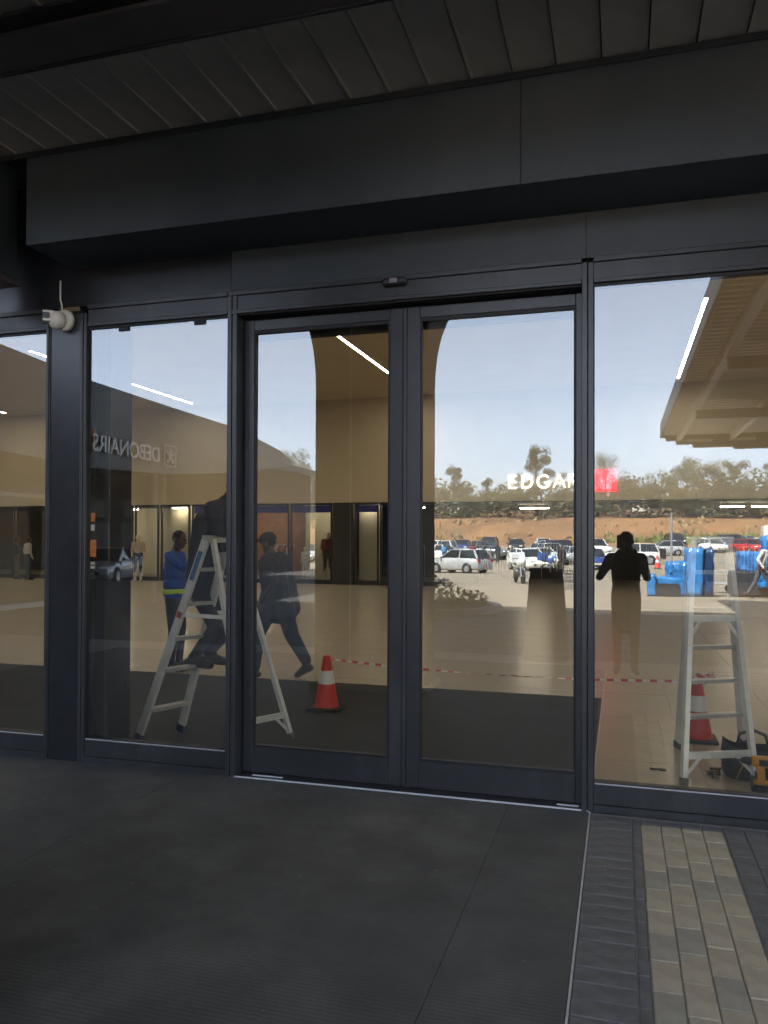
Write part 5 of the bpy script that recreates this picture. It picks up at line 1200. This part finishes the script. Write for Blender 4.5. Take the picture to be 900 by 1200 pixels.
TREES = [
 ('spread',0,-56.5,-128,12.5,4.8,.3,'large spreading tree past the tip of the curved roof'), ('round',2,-62,-131,8.5,3.6,1,'dry round tree left of the large spreading one'), ('ragged',1,-52,-126,8,2.6,2,'thin ragged tree right of the large spreading one, by the flared pillar'),
 ('ragged',0,-66,-127,8.5,3,.5,'ragged olive tree farthest left on the hilltop'), ('round',0,-58.5,-124,6.5,3.2,2.2,'low olive tree in front of the large spreading one'),
 ('ragged',1,-28.0,-130,8.8,2.3,1,'thin ragged tree just right of the flared pillar'), ('round',2,-24.8,-126,5.4,2.6,.2,'low dry tree right of the thin ragged one'), ('ragged',0,-21.8,-128,6.6,1.7,.9,'slim young tree standing left of the sign letters'),
 ('round',0,-19.5,-127,5.2,2.2,1.7,'small olive tree left below the sign letters'), ('tall',1,-13.8,-131,11.4,3.1,.4,'tall dense dark tree rising above the sign letters'), ('ragged',2,-9.6,-129,7.4,2.2,1.3,'ragged dry tree right of the tall dark one'),
 ('round',1,-16.6,-124,5.0,2.6,.6,'low dark tree at the foot of the tall dark one'), ('round',1,-2.2,-129,9.6,3.6,2.4,'dark round tree above the red sign square'), ('round',2,1.8,-126,6.2,3.0,1.1,'dry round tree right of the red sign square'),
 ('round',0,5.8,-127,7.0,3.2,.1,'olive round tree below the tip of the walkway roof'), ('spread',0,10.2,-130,9.2,3.3,1.9,'airy spreading tree right of the walkway roof tip'), ('round',2,13.8,-126,8.4,3.8,2.8,'broad dry tree between the pale ladder rails'),
 ('tall',0,17.2,-131,8.8,2.6,.7,'narrow olive tree beyond the right ladder rail'), ('round',0,19.4,-125,7.2,3.4,1.5,'round olive tree near the right edge of the window'), ('ragged',1,23.0,-128,8.5,2.8,.9,'ragged dark tree farthest right on the hilltop'),
 ('round',2,-5.6,-124.5,4.8,2.6,.4,'low dry tree hidden partly by the mullion'), ('round',2,9.0,-123.5,4.6,2.6,2.9,'low dry bushy tree under the airy spreading one'), ('round',0,-31.5,-127,6.2,3,1.2,'olive tree half hidden behind the flared pillar'),
 ('round',2,27,-127,7.5,4,.2,'broad dry tree beyond the right edge of the window'), ('round',1,-36,-126,6.4,3.2,2,'dark round tree behind the flared pillar'), ('round',2,-44,-127,6.6,3.4,1,'dry round tree between the pillar and the spreading tree')]
for a in TREES: tree(*a)
# far wooded ridge and scrub on the crest of the bank
b = MB(); rr = random.Random(21)
for i in range(30000):
    x = rr.uniform(-110, 70); y = -rr.choice((124, 127, 133, 141, 150))-rr.random()*3; top = 3.2+1.2*math.sin(x*.31)+.8*math.sin(x*.83+1)+.06*(-y-123)
    z0 = hz(y); p = Vector((x, y, z0+rr.random()**.8*max(.7, top))); s_ = rr.uniform(.2,.5); b.mi = rr.choice((0,1,2,2))
    u = Vector((rr.gauss(0,1), rr.gauss(0,1), rr.gauss(0,.7))).normalized(); v = u.cross(Vector((rr.gauss(0,1), rr.gauss(0,1), rr.gauss(0,1)))).normalized()
    b.add([p-u*s_, p+v*s_*.6, p+u*s_, p-v*s_*.6], [(0,1,2,3)])
b.build('undergrowth', LEAF, None, 'stuff', fix=False)
b = MB()
for i in range(9000):
    x = rr.uniform(-260, 200); y = -rr.choice((190, 230, 300))-rr.random()*14; top = 4+2*math.sin(x*.07)+1.3*math.sin(x*.23+2); z0 = hz(y)
    p = Vector((x, y, z0+rr.random()*top)); s_ = rr.uniform(.6,1.5); b.mi = rr.choice((0,1,1))
    u = Vector((rr.gauss(0,1), rr.gauss(0,1), rr.gauss(0,.7))).normalized(); v = u.cross(Vector((rr.gauss(0,1), rr.gauss(0,1), rr.gauss(0,1)))).normalized()
    b.add([p-u*s_, p+v*s_*.6, p+u*s_, p-v*s_*.6], [(0,1,2)] if False else [(0,1,2,3)])
b.build('far_woods', LEAF, None, 'stuff', fix=False)
HW = [mat('house_white', (.68,.66,.62), .8), mat('house_cream', (.5,.42,.30), .8)]; ROOFM = [mat('tin_roof', (.4,.41,.42), .5, .4), mat('brown_roof', (.16,.07,.045), .8)]
for i, (x, y, wv, lab) in enumerate([(-27.5,-134,4.2,'small blue roofed shed on the bank right of the flared pillar'), (-13.6,-138,3.0,'tiny pale house among the scrub under the sign letters'), (3.5,-140,3.2,'tiny cream house among the scrub right of the photographer')]):
    z0 = hz(y)-.1; t = thing('house', lab, 'house', (x,y,z0), 'small houses on the bank')
    MB().box((x-wv/2,y-1.2,z0),(x+wv/2,y+1.2,z0+1.5)).build('wall', HW[i % 2], t)
    b = MB(); b.prism([(y-1.4,z0+1.502),(y+1.4,z0+1.502),(y,z0+2.2)], 'x', x-wv/2-.15, x+wv/2+.15); b.build('roof', mat('blue_tin_roof', (.08,.22,.30), .5) if i == 0 else ROOFM[i % 2], t)
    for dx_ in (-.3, .3):
        MB().box((x+wv*dx_-.2,y+1.201,z0+.6),(x+wv*dx_+.2,y+1.23,z0+1.1)).build('window', CARGLASS, t)

# low shop block beyond the curved roof at the left
t = thing('shop_block', 'long low brown shop block with dark windows beyond the curved roof at the left', 'building', (-40, -37, hz(-37)))
z0 = hz(-35)-.05
BRW = mat('brown_render', (.040, .034, .028), .9, var=(.8, .15))
MB().box((-62, -44, z0), (-19.6, -36.0, z0+6.2)).build('wall', BRW, t)
MB().box((-62.3, -44.3, z0+6.202), (-19.3, -26.0, z0+6.6)).build('roof', FASCIA, t)
for k in range(6):
    b = MB(); b.lathe((-19.7-k*7.5, -26.3, z0), [(.14,0),(.14,6.2)], 12); b.build('column', STEELP, t)
for k in range(8):
    x = -24.2-k*4.4
    f_ = MB().box((x, -35.998, z0+.3), (x+3.6, -35.93, z0+2.9)).build('window', FRAME, t)
    for q in range(3): MB().box((x+.08+q*1.17, -35.928, z0+.4), (x+1.14+q*1.17, -35.915, z0+2.8)).build('pane', SHOPDARK, f_)
    MB().box((x+.2, -35.996, z0+3.3), (x+3.2, -35.9, z0+4.3)).build('sign_board', STEELP, t)

# ------------------------------------------------------------------ dusty air
hm = bpy.data.materials.new('dusty_air'); hm.use_nodes = True; n = hm.node_tree.nodes; n.remove(n['Principled BSDF'])
vp = n.new('ShaderNodeVolumePrincipled'); vp.inputs['Color'].default_value = (.93, .92, .90, 1); vp.inputs['Density'].default_value = .0007; vp.inputs['Anisotropy'].default_value = .2
hm.node_tree.links.new(vp.outputs[0], n['Material Output'].inputs['Volume'])
MB().box((-430, -910, -2), (430, 60, 27)).build('haze', hm, None, 'stuff')
